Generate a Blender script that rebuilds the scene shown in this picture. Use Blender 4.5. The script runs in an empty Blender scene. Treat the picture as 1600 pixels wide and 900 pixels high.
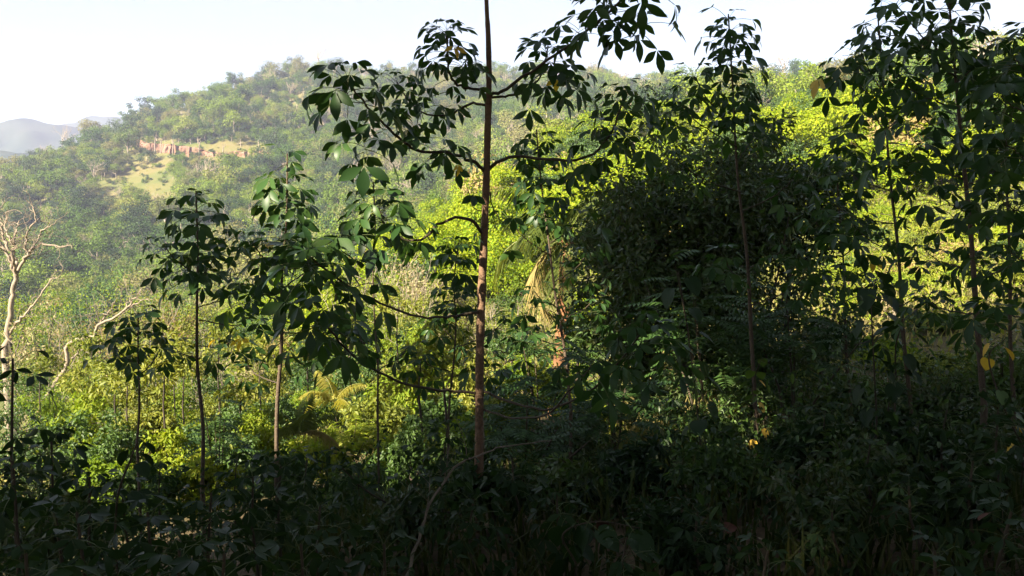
import bpy, math, random
import numpy as np
from mathutils import Vector, Matrix, Euler

R = math.radians
random.seed(7)
RNG = np.random.default_rng(11)
scene = bpy.context.scene
COL = scene.collection

# ------------------------------------------------------------------ camera
F = 1256.0                       # focal length in pixels of the 1600 x 900 photograph
HORIZON = 330.0
EYE = 1.6
PITCH = math.atan((450 - HORIZON) / F)
cam = bpy.data.cameras.new("camera")
cam.sensor_width = 36.0
cam.lens = F / 1600 * 36.0
cam.clip_start = 0.05
cam.clip_end = 60000
camo = bpy.data.objects.new("camera", cam)
camo.location = (0, 0, EYE)
camo.rotation_euler = (math.pi / 2 - PITCH, 0, 0)
COL.objects.link(camo)
scene.camera = camo

# ------------------------------------------------------------------ light
SUN_EL, SUN_AZ = R(29), R(-133)  # azimuth from +Y towards +X: behind the camera, to the left
sd = Vector((math.sin(SUN_AZ) * math.cos(SUN_EL), math.cos(SUN_AZ) * math.cos(SUN_EL), math.sin(SUN_EL)))
sun = bpy.data.lights.new("sun", 'SUN')
sun.energy = 5.0
sun.angle = R(0.5)
sun.color = (1.0, 0.88, 0.68)
suno = bpy.data.objects.new("sun", sun)
suno.rotation_euler = sd.to_track_quat('Z', 'Y').to_euler()
suno.location = (-60, -60, 80)
COL.objects.link(suno)

world = bpy.data.worlds.new("World")
scene.world = world
world.use_nodes = True
wn, wl = world.node_tree.nodes, world.node_tree.links
for n in list(wn):
    wn.remove(n)
wo = wn.new('ShaderNodeOutputWorld')
bg = wn.new('ShaderNodeBackground')
bg.inputs['Strength'].default_value = 0.05
sky = wn.new('ShaderNodeTexSky')
sky.sky_type = 'NISHITA'
sky.sun_disc = False
sky.sun_elevation = SUN_EL
sky.sun_rotation = SUN_AZ % (2 * math.pi)
sky.altitude = 100
sky.air_density = 1.0
sky.dust_density = 0.4
sky.ozone_density = 1.0
# thin high cloud over the whole dome
wc = wn.new('ShaderNodeTexCoord')
wmap = wn.new('ShaderNodeMapping')
wmap.inputs['Scale'].default_value = (1.0, 1.6, 5.0)
wnz = wn.new('ShaderNodeTexNoise')
wnz.inputs['Scale'].default_value = 2.2
wnz.inputs['Detail'].default_value = 7
wnz.inputs['Roughness'].default_value = 0.6
wr = wn.new('ShaderNodeValToRGB')
wr.color_ramp.elements[0].position = 0.32
wr.color_ramp.elements[0].color = (0.3, 0.3, 0.3, 1)
wr.color_ramp.elements[1].position = 0.62
wr.color_ramp.elements[1].color = (0.8, 0.8, 0.8, 1)
wm = wn.new('ShaderNodeMix')
wm.data_type = 'RGBA'
wm.inputs[7].default_value = (2.5, 2.62, 2.8, 1)
wl.new(wc.outputs['Generated'], wmap.inputs['Vector'])
wl.new(wmap.outputs['Vector'], wnz.inputs['Vector'])
wl.new(wnz.outputs['Fac'], wr.inputs['Fac'])
wl.new(wr.outputs['Color'], wm.inputs[0])
wl.new(sky.outputs['Color'], wm.inputs[6])
wl.new(wm.outputs[2], bg.inputs['Color'])
wl.new(bg.outputs[0], wo.inputs['Surface'])

# ------------------------------------------------------------------ exposure and render
scene.view_settings.view_transform = 'Standard'
scene.view_settings.look = 'None'
scene.view_settings.gamma = 1
scene.view_settings.use_curve_mapping = False
scene.view_settings.exposure = 2.6
scene.render.engine = 'CYCLES'
cy = scene.cycles
cy.max_bounces = 6
cy.diffuse_bounces = 3
cy.glossy_bounces = 2
cy.transmission_bounces = 4
cy.transparent_max_bounces = 4
cy.volume_bounces = 0
cy.caustics_reflective = False
cy.caustics_refractive = False
cy.sample_clamp_indirect = 4
cy.use_adaptive_sampling = True
cy.adaptive_threshold = 0.015
try:
    cy.use_denoising = True
    cy.denoiser = 'OPENIMAGEDENOISE'
except Exception:
    pass


# ================================================================== helpers
cp, sp = math.cos(PITCH), math.sin(PITCH)


def at(px, py, y):
    """World point that the photograph's pixel shows at the depth y in front of the camera."""
    u, v = (px - 800) / F, (450 - py) / F
    d = Vector((u, v * sp + cp, v * cp - sp))
    return Vector((0, 0, EYE)) + d * (y / d.y)


def pix(x, y, z):
    """Pixel of world points (arrays)."""
    z = z - EYE
    w = y * cp - z * sp
    v = y * sp + z * cp
    return 800 + F * x / w, 450 - F * v / w


def mesh_from(name, V, faces, mats, smooth=False, midx=None):
    """faces: list of int arrays (m,3) or (m,4)."""
    me = bpy.data.meshes.new(name)
    V = np.asarray(V, dtype=np.float32).reshape(-1, 3)
    faces = [np.asarray(f, dtype=np.int32) for f in faces if len(f)]
    me.vertices.add(len(V))
    me.vertices.foreach_set('co', V.ravel())
    tot = np.concatenate([np.full(len(f), f.shape[1], np.int32) for f in faces])
    lv = np.concatenate([f.ravel() for f in faces])
    start = np.concatenate([[0], np.cumsum(tot)[:-1]]).astype(np.int32)
    me.loops.add(len(lv))
    me.loops.foreach_set('vertex_index', lv)
    me.polygons.add(len(tot))
    me.polygons.foreach_set('loop_start', start)
    me.polygons.foreach_set('loop_total', tot)
    if midx is not None:
        me.polygons.foreach_set('material_index', np.asarray(midx, np.int32))
    sm = np.ones(len(tot), bool) if smooth is True else (np.zeros(len(tot), bool) if smooth is False else np.asarray(smooth, bool))
    me.polygons.foreach_set('use_smooth', sm)
    for m in (mats if isinstance(mats, (list, tuple)) else [mats]):
        me.materials.append(m)
    me.update()
    me.validate()
    return me


class MB:
    """Collects geometry for one mesh."""
    def __init__(s):
        s.V, s.F, s.M, s.S, s.n = [], [], [], [], 0

    def add(s, V, F, mi=0, smooth=False):
        V = np.asarray(V, float).reshape(-1, 3)
        F = np.asarray(F, int)
        s.V.append(V)
        s.F.append(F + s.n)
        s.M.append(np.full(len(F), mi))
        s.S.append(np.full(len(F), smooth))
        s.n += len(V)

    def tube(s, pts, rad, sides=6, mi=0):
        P = np.asarray(pts, float)
        n = len(P)
        rad = np.broadcast_to(np.asarray(rad, float), (n,))
        T = np.gradient(P, axis=0)
        T /= np.linalg.norm(T, axis=1)[:, None] + 1e-9
        ref = np.array([0.31, 0.87, 0.38]) if abs(T[0][2]) > .7 else np.array([0.1, 0.15, 0.98])
        A = np.cross(T, ref)
        A /= np.linalg.norm(A, axis=1)[:, None] + 1e-9
        B = np.cross(T, A)
        a = np.arange(sides) * 2 * math.pi / sides
        V = P[:, None, :] + rad[:, None, None] * (np.cos(a)[None, :, None] * A[:, None, :] + np.sin(a)[None, :, None] * B[:, None, :])
        i = np.arange(n - 1)[:, None] * sides
        j = np.arange(sides)[None, :]
        k = (j + 1) % sides
        Q = np.stack([i + j, i + k, i + sides + k, i + sides + j], -1).reshape(-1, 4)
        s.add(V.reshape(-1, 3), Q, mi, True)
        c = np.array([[(n - 1) * sides + q, (n - 1) * sides + (q + 1) % sides, (n - 1) * sides + (q + 2) % sides] for q in range(1)]) if sides == 3 else None
        if c is not None:
            s.F.append(c + s.n - n * sides)
            s.M.append(np.full(len(c), mi))
            s.S.append(np.full(len(c), True))

    def mesh(s, name, mats):
        V = np.concatenate(s.V)
        return mesh_from(name, V, s.F, mats, np.concatenate(s.S), np.concatenate(s.M))


def unit(a):
    a = np.asarray(a, float)
    return a / (np.linalg.norm(a, axis=-1, keepdims=True) + 1e-9)


def leaves(P, D, N, L, W, fold=.18, six=False, droop=0.0):
    """Folded leaf faces. P base, D direction, N rough normal; six: rounder six-point leaf."""
    P, D, N = np.asarray(P), unit(D), np.asarray(N)
    S = unit(np.cross(D, N))
    N = np.cross(S, D)
    n = len(P)
    L = np.broadcast_to(np.asarray(L, float), (n,))[:, None]
    W = np.broadcast_to(np.asarray(W, float), (n,))[:, None]
    z = np.array([0, 0, -1.0])
    if not six:
        V = np.stack([P, P + D * L * .45 + S * W * .5 + N * W * fold, P + D * L + z * L * droop,
                      P + D * L * .45 - S * W * .5 + N * W * fold], 1)
        Fc = np.array([[0, 1, 2], [0, 2, 3]])
        m = 4
    else:
        V = np.stack([P, P + D * L * .28 + S * W * .43 + N * W * fold, P + D * L * .66 + S * W * .42 + N * W * fold + z * L * droop * .4,
                      P + D * L + z * L * droop, P + D * L * .66 - S * W * .42 + N * W * fold + z * L * droop * .4,
                      P + D * L * .28 - S * W * .43 + N * W * fold], 1)
        Fc = np.array([[0, 1, 2], [0, 2, 3], [0, 3, 4], [0, 4, 5]])
        m = 6
    Fa = (np.arange(n)[:, None, None] * m + Fc[None]).reshape(-1, 3)
    return V.reshape(-1, 3), Fa


def rand_dir(n, rng=RNG):
    v = rng.normal(size=(n, 3))
    return unit(v)


def obj(name, me, parent=None, loc=None, rot=None, scl=None):
    o = bpy.data.objects.new(name, me)
    COL.objects.link(o)
    if parent is not None:
        o.parent = parent
    if loc is not None:
        o.location = loc
    if rot is not None:
        o.rotation_euler = rot
    if scl is not None:
        o.scale = (scl, scl, scl) if not hasattr(scl, '__len__') else scl
    return o


def tag(o, label=None, cat=None, group=None, kind=None):
    if label:
        o['label'] = label
    if cat:
        o['category'] = cat
    if group:
        o['group'] = group
    if kind:
        o['kind'] = kind
    return o


# ================================================================== materials
def leaf_mat(name, cols, trans=.35, rough=.45, spec=.35, tcol=(1.25, 1.25, .55), island=.55):
    """cols: colours from which each plant and each leaf takes its own."""
    m = bpy.data.materials.new(name)
    m.use_nodes = True
    nt = m.node_tree
    n, l = nt.nodes, nt.links
    pb = n['Principled BSDF']
    oi = n.new('ShaderNodeObjectInfo')
    ge = n.new('ShaderNodeNewGeometry')
    mx = n.new('ShaderNodeMath'); mx.operation = 'MULTIPLY_ADD'
    mx.inputs[1].default_value = island
    ml = n.new('ShaderNodeMath'); ml.operation = 'MULTIPLY'
    ml.inputs[1].default_value = 1 - island
    l.new(oi.outputs['Random'], ml.inputs[0])
    l.new(ge.outputs['Random Per Island'], mx.inputs[0])
    l.new(ml.outputs[0], mx.inputs[2])
    cr = n.new('ShaderNodeValToRGB')
    e = cr.color_ramp.elements
    while len(e) < len(cols):
        e.new(.5)
    for i, c in enumerate(cols):
        e[i].position = i / max(1, len(cols) - 1)
        e[i].color = (*c, 1)
    l.new(mx.outputs[0], cr.inputs['Fac'])
    l.new(cr.outputs['Color'], pb.inputs['Base Color'])
    pb.inputs['Roughness'].default_value = rough
    pb.inputs['Specular IOR Level'].default_value = spec
    tr = n.new('ShaderNodeBsdfTranslucent')
    tm = n.new('ShaderNodeMix'); tm.data_type = 'RGBA'; tm.blend_type = 'MULTIPLY'
    tm.inputs[0].default_value = 1
    tm.inputs[7].default_value = (*tcol, 1)
    l.new(cr.outputs['Color'], tm.inputs[6])
    l.new(tm.outputs[2], tr.inputs['Color'])
    ms = n.new('ShaderNodeMixShader')
    ms.inputs[0].default_value = trans
    l.new(pb.outputs[0], ms.inputs[1])
    l.new(tr.outputs[0], ms.inputs[2])
    l.new(ms.outputs[0], n['Material Output'].inputs['Surface'])
    return m


def noise_mat(name, cols, scale=8, rough=.85, detail=6, stretch=(1, 1, 1), bump=.3, spec=.2, coord='Object', pos=None):
    m = bpy.data.materials.new(name)
    m.use_nodes = True
    n, l = m.node_tree.nodes, m.node_tree.links
    pb = n['Principled BSDF']
    tc = n.new('ShaderNodeTexCoord')
    mp = n.new('ShaderNodeMapping')
    mp.inputs['Scale'].default_value = stretch
    nz = n.new('ShaderNodeTexNoise')
    nz.inputs['Scale'].default_value = scale
    nz.inputs['Detail'].default_value = detail
    nz.inputs['Roughness'].default_value = .65
    cr = n.new('ShaderNodeValToRGB')
    e = cr.color_ramp.elements
    while len(e) < len(cols):
        e.new(.5)
    for i, c in enumerate(cols):
        e[i].position = pos[i] if pos else .28 + .44 * i / max(1, len(cols) - 1)
        e[i].color = (*c, 1)
    l.new(tc.outputs[coord], mp.inputs[0])
    l.new(mp.outputs[0], nz.inputs['Vector'])
    l.new(nz.outputs['Fac'], cr.inputs['Fac'])
    l.new(cr.outputs['Color'], pb.inputs['Base Color'])
    pb.inputs['Roughness'].default_value = rough
    pb.inputs['Specular IOR Level'].default_value = spec
    if bump:
        bp = n.new('ShaderNodeBump')
        bp.inputs['Strength'].default_value = bump
        bp.inputs['Distance'].default_value = .02
        l.new(nz.outputs['Fac'], bp.inputs['Height'])
        l.new(bp.outputs[0], pb.inputs['Normal'])
    return m


M = {}
M['rubber'] = leaf_mat('rubber_leaf', [(.010, .028, .009), (.017, .045, .012), (.03, .07, .016), (.048, .09, .018)], .3, .42, .22)
M['rubber_yellow'] = leaf_mat('yellow_leaf', [(.45, .27, .03), (.5, .36, .05)], .4, .5, .3)
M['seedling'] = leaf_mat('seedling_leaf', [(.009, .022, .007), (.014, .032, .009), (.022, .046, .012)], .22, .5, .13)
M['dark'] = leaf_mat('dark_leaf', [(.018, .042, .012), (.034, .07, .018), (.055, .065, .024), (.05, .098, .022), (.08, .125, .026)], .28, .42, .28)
M['fern'] = leaf_mat('fern_leaf', [(.022, .055, .014), (.036, .08, .018), (.055, .105, .022)], .3, .5, .3)
M['bright'] = leaf_mat('bright_leaf', [(.09, .16, .010), (.17, .235, .012), (.27, .30, .016), (.13, .22, .014), (.30, .30, .02)], .42, .6, .08, (1.2, 1.3, .35), .4)
M['lime'] = leaf_mat('lime_leaf', [(.08, .14, .015), (.155, .215, .02), (.24, .25, .028)], .42, .6, .1, (1.3, 1.3, .4))
M['olive'] = leaf_mat('olive_leaf', [(.065, .095, .016), (.14, .165, .02), (.22, .21, .032)], .35, .55, .25)
M['green'] = leaf_mat('green_leaf', [(.03, .06, .015), (.05, .095, .02), (.08, .13, .022)], .35, .5, .3)
M['dry'] = leaf_mat('dry_leaf', [(.13, .10, .035), (.22, .165, .06), (.28, .23, .09), (.17, .16, .035)], .3, .7, .1, (1.1, 1.0, .7))
M['beige'] = leaf_mat('pale_leaf', [(.22, .17, .09), (.30, .25, .14), (.16, .19, .06), (.34, .30, .18)], .35, .6, .2, (1.1, 1.05, .7))
M['hill'] = leaf_mat('hill_leaf', [(.018, .045, .016), (.05, .095, .02), (.10, .155, .022), (.17, .22, .028), (.18, .16, .07), (.065, .12, .02), (.14, .195, .024), (.03, .07, .018)], .3, .6, .05, (1.2, 1.25, .45), .10)
M['hill_dark'] = leaf_mat('hill_dark_leaf', [(.02, .042, .02), (.035, .062, .024), (.05, .08, .026)], .2, .6, .1)
M['palm'] = leaf_mat('palm_leaf', [(.06, .09, .02), (.10, .13, .03), (.16, .17, .05)], .35, .4, .35)
M['palm_yellow'] = leaf_mat('palm_yellow_leaf', [(.25, .25, .05), (.36, .32, .08), (.18, .22, .04)], .4, .45, .3)
M['grass'] = leaf_mat('grass_blade', [(.016, .028, .007), (.03, .045, .010), (.055, .05, .018)], .3, .6, .1)
M['dry_grass'] = leaf_mat('dry_grass_blade', [(.20, .17, .06), (.28, .23, .09), (.15, .17, .04)], .35, .6, .2)
M['bark'] = noise_mat('rubber_bark', [(.07, .042, .027), (.15, .092, .055), (.10, .064, .04)], 26, .8, 10, (1, 1, 1.6), .8)
M['twig'] = noise_mat('twig_bark', [(.035, .028, .018), (.06, .045, .028)], 20, .7, 4, (1, 1, 1), .2)
M['dark_bark'] = noise_mat('dark_bark', [(.03, .025, .02), (.07, .055, .04)], 9, .9, 6, (1, 1, .3), .5)
M['pale_bark'] = noise_mat('pale_bark', [(.09, .07, .05), (.23, .185, .14), (.14, .11, .085)], 3, .8, 8, (1, 1, .4), .4)
M['palm_bark'] = noise_mat('palm_bark', [(.11, .055, .028), (.18, .085, .04), (.14, .068, .034)], 6, .85, 6, (1, 1, 3.5), .5)
M['grey_twig'] = noise_mat('grey_twig', [(.20, .165, .125), (.30, .25, .19)], 6, .85, 4)
M['dry_wood'] = noise_mat('dry_wood', [(.07, .055, .04), (.16, .13, .095)], 18, .9, 5)
M['shaded_rubber_bark'] = noise_mat('shaded_rubber_bark', [(.04, .029, .02), (.09, .066, .045), (.06, .045, .032)], 26, .85, 10, (1, 1, 1.6), .8)  # rubber bark with shade put into the colour, for trunks beside the sunlit one
M['petiole'] = noise_mat('petiole', [(.05, .07, .02), (.08, .10, .03)], 20, .6, 2, bump=0)
M['soil_red'] = noise_mat('red_soil', [(.12, .06, .04), (.17, .095, .062), (.18, .12, .082)], .12, .95, 8, (1, 1, .5), .6)

# ground: leaf litter and soil close by, dry grass and green growth on the slopes
gm = bpy.data.materials.new('ground_cover')
gm.use_nodes = True
gn, gl = gm.node_tree.nodes, gm.node_tree.links
gp = gn['Principled BSDF']
gp.inputs['Roughness'].default_value = .95
gp.inputs['Specular IOR Level'].default_value = .1
tc = gn.new('ShaderNodeTexCoord')


def gnoise(scale, detail):
    q = gn.new('ShaderNodeTexNoise')
    q.inputs['Scale'].default_value = scale
    q.inputs['Detail'].default_value = detail
    q.inputs['Roughness'].default_value = .65
    gl.new(tc.outputs['Object'], q.inputs['Vector'])
    return q


def gramp(src, stops):
    r = gn.new('ShaderNodeValToRGB')
    e = r.color_ramp.elements
    while len(e) < len(stops):
        e.new(.5)
    for i, (p, c) in enumerate(stops):
        e[i].position = p
        e[i].color = (*c, 1)
    gl.new(src, r.inputs['Fac'])
    return r


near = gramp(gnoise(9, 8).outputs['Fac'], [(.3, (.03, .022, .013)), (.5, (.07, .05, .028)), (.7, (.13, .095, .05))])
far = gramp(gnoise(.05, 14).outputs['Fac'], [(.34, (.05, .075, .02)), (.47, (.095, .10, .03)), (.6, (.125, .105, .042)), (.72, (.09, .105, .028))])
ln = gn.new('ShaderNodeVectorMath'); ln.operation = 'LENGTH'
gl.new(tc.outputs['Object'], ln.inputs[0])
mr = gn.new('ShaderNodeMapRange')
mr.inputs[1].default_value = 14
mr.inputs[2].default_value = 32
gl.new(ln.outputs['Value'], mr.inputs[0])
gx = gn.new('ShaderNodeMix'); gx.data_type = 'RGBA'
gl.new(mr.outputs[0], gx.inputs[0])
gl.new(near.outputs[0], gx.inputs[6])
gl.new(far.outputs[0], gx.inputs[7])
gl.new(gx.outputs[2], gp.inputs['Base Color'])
gb = gn.new('ShaderNodeBump')
gb.inputs['Strength'].default_value = .6
gb.inputs['Distance'].default_value = .05
gl.new(gnoise(12, 6).outputs['Fac'], gb.inputs['Height'])
gl.new(gb.outputs[0], gp.inputs['Normal'])
M['ground'] = gm
M['far_hill'] = noise_mat('far_forest', [(.012, .025, .02), (.028, .042, .028), (.04, .05, .034)], .02, .95, 9, (1, 1, 1), 0, .05)

# ================================================================== terrain
RR = np.array([0, 5, 10, 20, 35, 50, 70, 100, 150, 220, 300, 400, 480, 550, 700, 1000, 2500, 9000.])
ROWS = {   # azimuth in degrees: ground height relative to the eye
    -180: [-1.6, -.6, 1, 4, 8, 11, 14, 18, 22, 25, 28, 30, 30, 28, 20, 0, -30, -42],
    -140: [-1.6, -1.2, -.6, 0, 1, 0, -3, -8, -14, -18, -22, -25, -28, -30, -35, -40, -42, -42],
    -100: [-1.6, -1.8, -3, -6, -10, -14, -18, -25, -31, -34, -36, -38, -40, -40, -41, -42, -42, -42],
    -60: [-1.6, -2, -3.5, -6.5, -10, -14, -18, -24, -30, -32, -33, -35, -37, -38, -40, -41, -42, -42],
    -32.5: [-1.6, -2.2, -4.3, -7.2, -10, -14, -18, -23, -27, -23, -11, 8, 16, 4, -24, -40, -42, -42],
    -25.5: [-1.6, -2.2, -4.2, -6.9, -9.5, -13, -17, -21, -24, -19, -4, 27, 46, 38, 0, -35, -42, -42],
    -16.4: [-1.6, -2.15, -4.0, -6.4, -8.5, -11, -14, -17, -18, -9, 9, 45, 80, 92, 55, 0, -40, -42],
    -7.3: [-1.6, -2.0, -3.6, -5.5, -6.5, -5.5, -3.0, -6, -9, -1, 19, 49, 76, 92, 70, 10, -40, -42],
    4.6: [-1.6, -1.95, -3.2, -4.6, -4.2, -2, 2.5, 8, 7, 13, 31, 57, 76, 86, 70, 20, -40, -42],
    19.7: [-1.6, -1.8, -2.6, -3.6, -2.6, 0, 5, 10, 16, 26, 41, 52, 56, 54, 46, 20, -40, -42],
    32.5: [-1.6, -1.7, -2.4, -3.2, -1.5, 2, 7, 13, 20, 29, 40, 48, 50, 48, 42, 20, -40, -42],
    60: [-1.6, -1.4, -1.5, -.5, 4, 9, 14, 22, 32, 42, 50, 55, 55, 52, 42, 20, -40, -42],
    110: [-1.6, -1, 0, 3, 8, 13, 18, 25, 34, 42, 48, 50, 50, 46, 36, 14, -38, -42],
    180: [-1.6, -.6, 1, 4, 8, 11, 14, 18, 22, 25, 28, 30, 30, 28, 20, 0, -30, -42],
}
az_k = np.array(sorted(ROWS))
tab = np.array([ROWS[k] for k in az_k])
NA, NR = 361, 240
AZ = np.linspace(-180, 180, NA)
LR = np.linspace(0, math.log(9001.), NR)          # log(1 + r)
g1 = np.stack([np.interp(LR, np.log1p(RR), row) for row in tab])
G = np.stack([np.interp(AZ, az_k, g1[:, j]) for j in range(NR)], 1)


def blur(a, axis, sig, wrap):
    k = int(3 * sig)
    w = np.exp(-.5 * (np.arange(-k, k + 1) / sig) ** 2)
    w /= w.sum()
    pad = [(0, 0), (0, 0)]
    pad[axis] = (k, k)
    b = np.pad(a, pad, mode='wrap' if wrap else 'edge')
    out = np.zeros_like(a)
    for i, q in enumerate(w):
        out += q * np.take(b, np.arange(i, i + a.shape[axis]), axis=axis)
    return out


G = blur(blur(G, 0, 3.0, True), 1, 2.2, False) + EYE
_ph = RNG.uniform(0, 6.28, (24, 2))
_kk = RNG.normal(size=(24, 2))
_kk /= np.linalg.norm(_kk, axis=1)[:, None]


def wavy(x, y, lam, k0, n=6):
    s = 0
    for i in range(n):
        kx, ky = _kk[(k0 + i) % 24] * (6.283 / lam) * (1 + .37 * i)
        s = s + np.sin(kx * x + ky * y + _ph[(k0 + i) % 24, 0]) / (1 + .37 * i)
    return s / n


def H(x, y):
    """Ground height at x, y (arrays or numbers)."""
    x, y = np.asarray(x, float), np.asarray(y, float)
    r = np.hypot(x, y)
    a = (np.degrees(np.arctan2(x, y)) + 180) / 360 * (NA - 1)
    b = np.log1p(r) / LR[-1] * (NR - 1)
    a0 = np.clip(a.astype(int), 0, NA - 2)
    b0 = np.clip(b.astype(int), 0, NR - 2)
    fa, fb = a - a0, np.clip(b - b0, 0, 1)
    z = (G[a0, b0] * (1 - fa) * (1 - fb) + G[a0 + 1, b0] * fa * (1 - fb) + G[a0, b0 + 1] * (1 - fa) * fb + G[a0 + 1, b0 + 1] * fa * fb)
    amp = np.clip(r / 60, 0, 1)
    z = z + wavy(x, y, 130, 0) * 7 * np.clip((r - 120) / 250, 0, 1) + wavy(x, y, 40, 7) * 1.6 * amp * np.clip(r / 150, .2, 1) + wavy(x, y, 6, 3) * .12 * np.clip(r / 8, 0, 1)
    return z


def gz(x, y):
    return float(H(x, y))


# one sheet of ground from under the camera to the horizon
na = 400
rs = np.concatenate([[0.4], np.geomspace(.8, 1000, 170), np.geomspace(1100, 30000, 26)])
aa = np.linspace(-math.pi, math.pi, na, endpoint=False)
gx_, gy_ = np.sin(aa)[None] * rs[:, None], np.cos(aa)[None] * rs[:, None]
gz_ = H(gx_, gy_)
V = np.stack([gx_, gy_, gz_], -1).reshape(-1, 3)
i = np.arange(len(rs) - 1)[:, None] * na
j = np.arange(na)[None]
k = (j + 1) % na
Q = np.stack([i + j, i + na + j, i + na + k, i + k], -1).reshape(-1, 4)
V = np.vstack([V, [[0, 0, gz(0, 0)]]])
T = np.stack([np.full(na, len(V) - 1), j[0], k[0]], -1)
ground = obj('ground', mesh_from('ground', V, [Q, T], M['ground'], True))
tag(ground, 'sloping hillside ground with leaf litter, dry grass and a wooded hill', kind='structure')


def ridge(name, pts, dist, depth, seed, label):
    """A far wooded ridge: profile of (px, py) at a distance, with real depth behind it."""
    rng = np.random.default_rng(seed)
    px = np.linspace(pts[0][0], pts[-1][0], 220)
    py = np.interp(px, [p[0] for p in pts], [p[1] for p in pts])
    py = np.convolve(np.pad(py, 6, mode='edge'), np.ones(13) / 13, 'valid')
    top = np.array([at(a, b, dist)[:] for a, b in zip(px, py)])
    nv = 26
    rows = []
    for q in range(nv):
        t = q / (nv - 1) * 2 - 1             # -1 foot in front, 0 crest, 1 foot behind
        hh = (1 - abs(t) ** 1.35)
        sc = 1 + t * depth / dist
        zz = -42 + (top[:, 2] + 42) * hh
        n1 = sum(np.sin(px * f_ + q * g_ + h_) for f_, g_, h_ in rng.uniform([.01, .2, 0], [.09, 1.1, 6], (7, 3)))
        zz = zz + n1 * (top[:, 2] + 42) * .022 * (1 - hh * .6)
        rows.append(np.stack([top[:, 0] * sc, top[:, 1] * sc, zz], -1))
    V = np.concatenate(rows)
    n = len(px)
    i = np.arange(nv - 1)[:, None] * n
    j = np.arange(n - 1)[None]
    Q = np.stack([i + j, i + j + 1, i + n + j + 1, i + n + j], -1).reshape(-1, 4)
    return tag(obj(name, mesh_from(name, V, [Q], M['far_hill'], True)), label, kind='structure')


ridge('far_hill', [(-700, 215), (-300, 200), (-120, 192), (0, 190), (60, 183), (110, 196), (150, 210), (260, 240), (400, 280)], 1250, 330, 3,
      'pale hazy wooded hill beyond the valley')
ridge('far_hill', [(-200, 260), (40, 225), (110, 193), (165, 181), (200, 184), (300, 200), (500, 240), (700, 300)], 1550, 330, 5,
      'second, fainter hazy hill rising behind the slope')
ridge('near_foothill', [(-900, 260), (-300, 248), (-60, 238), (40, 236), (90, 233), (150, 238), (260, 260), (400, 290)], 800, 170, 9,
      'low hazy wooded foothill below the pale hill')


# ================================================================== foliage building blocks
def crown_mesh(name, seed, rx, rz, mats, clumps=26, per=60, L=.3, W=.18, six=False, lumps=.3, limbs=7, trunk_r=.12, base=-1.0,
               low=-.55, fill=.55, stem=True, clump_r=.34, droop=.1, nout=1.3, nr=.75):
    """A broadleaf crown of leaf clumps round (0,0,0); limbs reach the clumps. Returns (crown mesh, trunk mesh, clump centres)."""
    rng = np.random.default_rng(seed)
    d = rand_dir(clumps * 3, rng)
    d = d[d[:, 2] > low][:clumps]
    f = rng.uniform(fill, 1, len(d)) * (1 + lumps * np.sin(d[:, 0] * 5 + seed) * np.cos(d[:, 1] * 4 - seed))
    C = d * f[:, None] * np.array([rx, rx, rz])
    cr = rng.uniform(.7, 1.25, len(d)) * clump_r * (rx + rz) / 2
    idx = np.repeat(np.arange(len(d)), per)
    n = len(idx)
    o = rand_dir(n, rng) * (rng.uniform(0, 1, n) ** .45)[:, None] * cr[idx][:, None] * np.array([1, 1, .72])
    P = C[idx] + o
    D = unit(o * .9 / cr[idx][:, None] + rand_dir(n, rng) * .8 + np.array([0, 0, -.25]))
    N = unit(rand_dir(n, rng) * nr + np.array([0, 0, .7]) + nout * unit(o) + .4 * unit(P))
    s = rng.uniform(.65, 1.25, n)
    V, Fa = leaves(P, D, N, L * s, W * s, .15, six, droop)
    mb = MB()
    mb.add(V, Fa, 0)
    cm = mb.mesh(name + '_crown', [mats[0]])
    tm = None
    if stem:
        tb = MB()
        top = np.array([0, 0, rz * .1])
        b = np.array([0, 0, base])
        tt = np.linspace(0, 1, 6)[:, None]
        wob = np.array([[math.sin(q * 5 + seed), math.cos(q * 4 + seed * 2), 0] for q in tt[:, 0]]) * rx * .05 * tt
        tr = b + (top - b) * tt + wob
        tb.tube(tr, np.linspace(trunk_r, trunk_r * .5, 6), 7)
        order = np.argsort(-cr)[:limbs]
        for q in order:
            s0 = tr[3 if C[q][2] < 0 else 4]
            mid = s0 * .45 + C[q] * .55 + np.array([0, 0, -.08 * rz])
            tb.tube([s0, s0 * .75 + mid * .25, mid, C[q]], [trunk_r * .42, trunk_r * .36, trunk_r * .25, trunk_r * .1], 5)
        tm = tb.mesh(name + '_trunk', [mats[1]])
    return cm, tm


def one_mesh(cm, tm, name, mats):
    """Joins a crown and a trunk into a single mesh for trees too small to show their parts."""
    mb = MB()
    for q, me in enumerate((cm, tm)):
        v = np.empty(len(me.vertices) * 3, np.float32)
        me.vertices.foreach_get('co', v)
        for p_n in (3, 4):
            ff = [tuple(p.vertices) for p in me.polygons if len(p.vertices) == p_n]
            if ff:
                mb.V.append(v.reshape(-1, 3)) if p_n == (3 if q == 0 else 4) else None
                mb.F.append(np.array(ff) + mb.n)
                mb.M.append(np.full(len(ff), q))
                mb.S.append(np.full(len(ff), q == 1))
        mb.n += len(me.vertices)
    return mesh_from(name, np.concatenate(mb.V), mb.F, mats, np.concatenate(mb.S), np.concatenate(mb.M))


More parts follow.
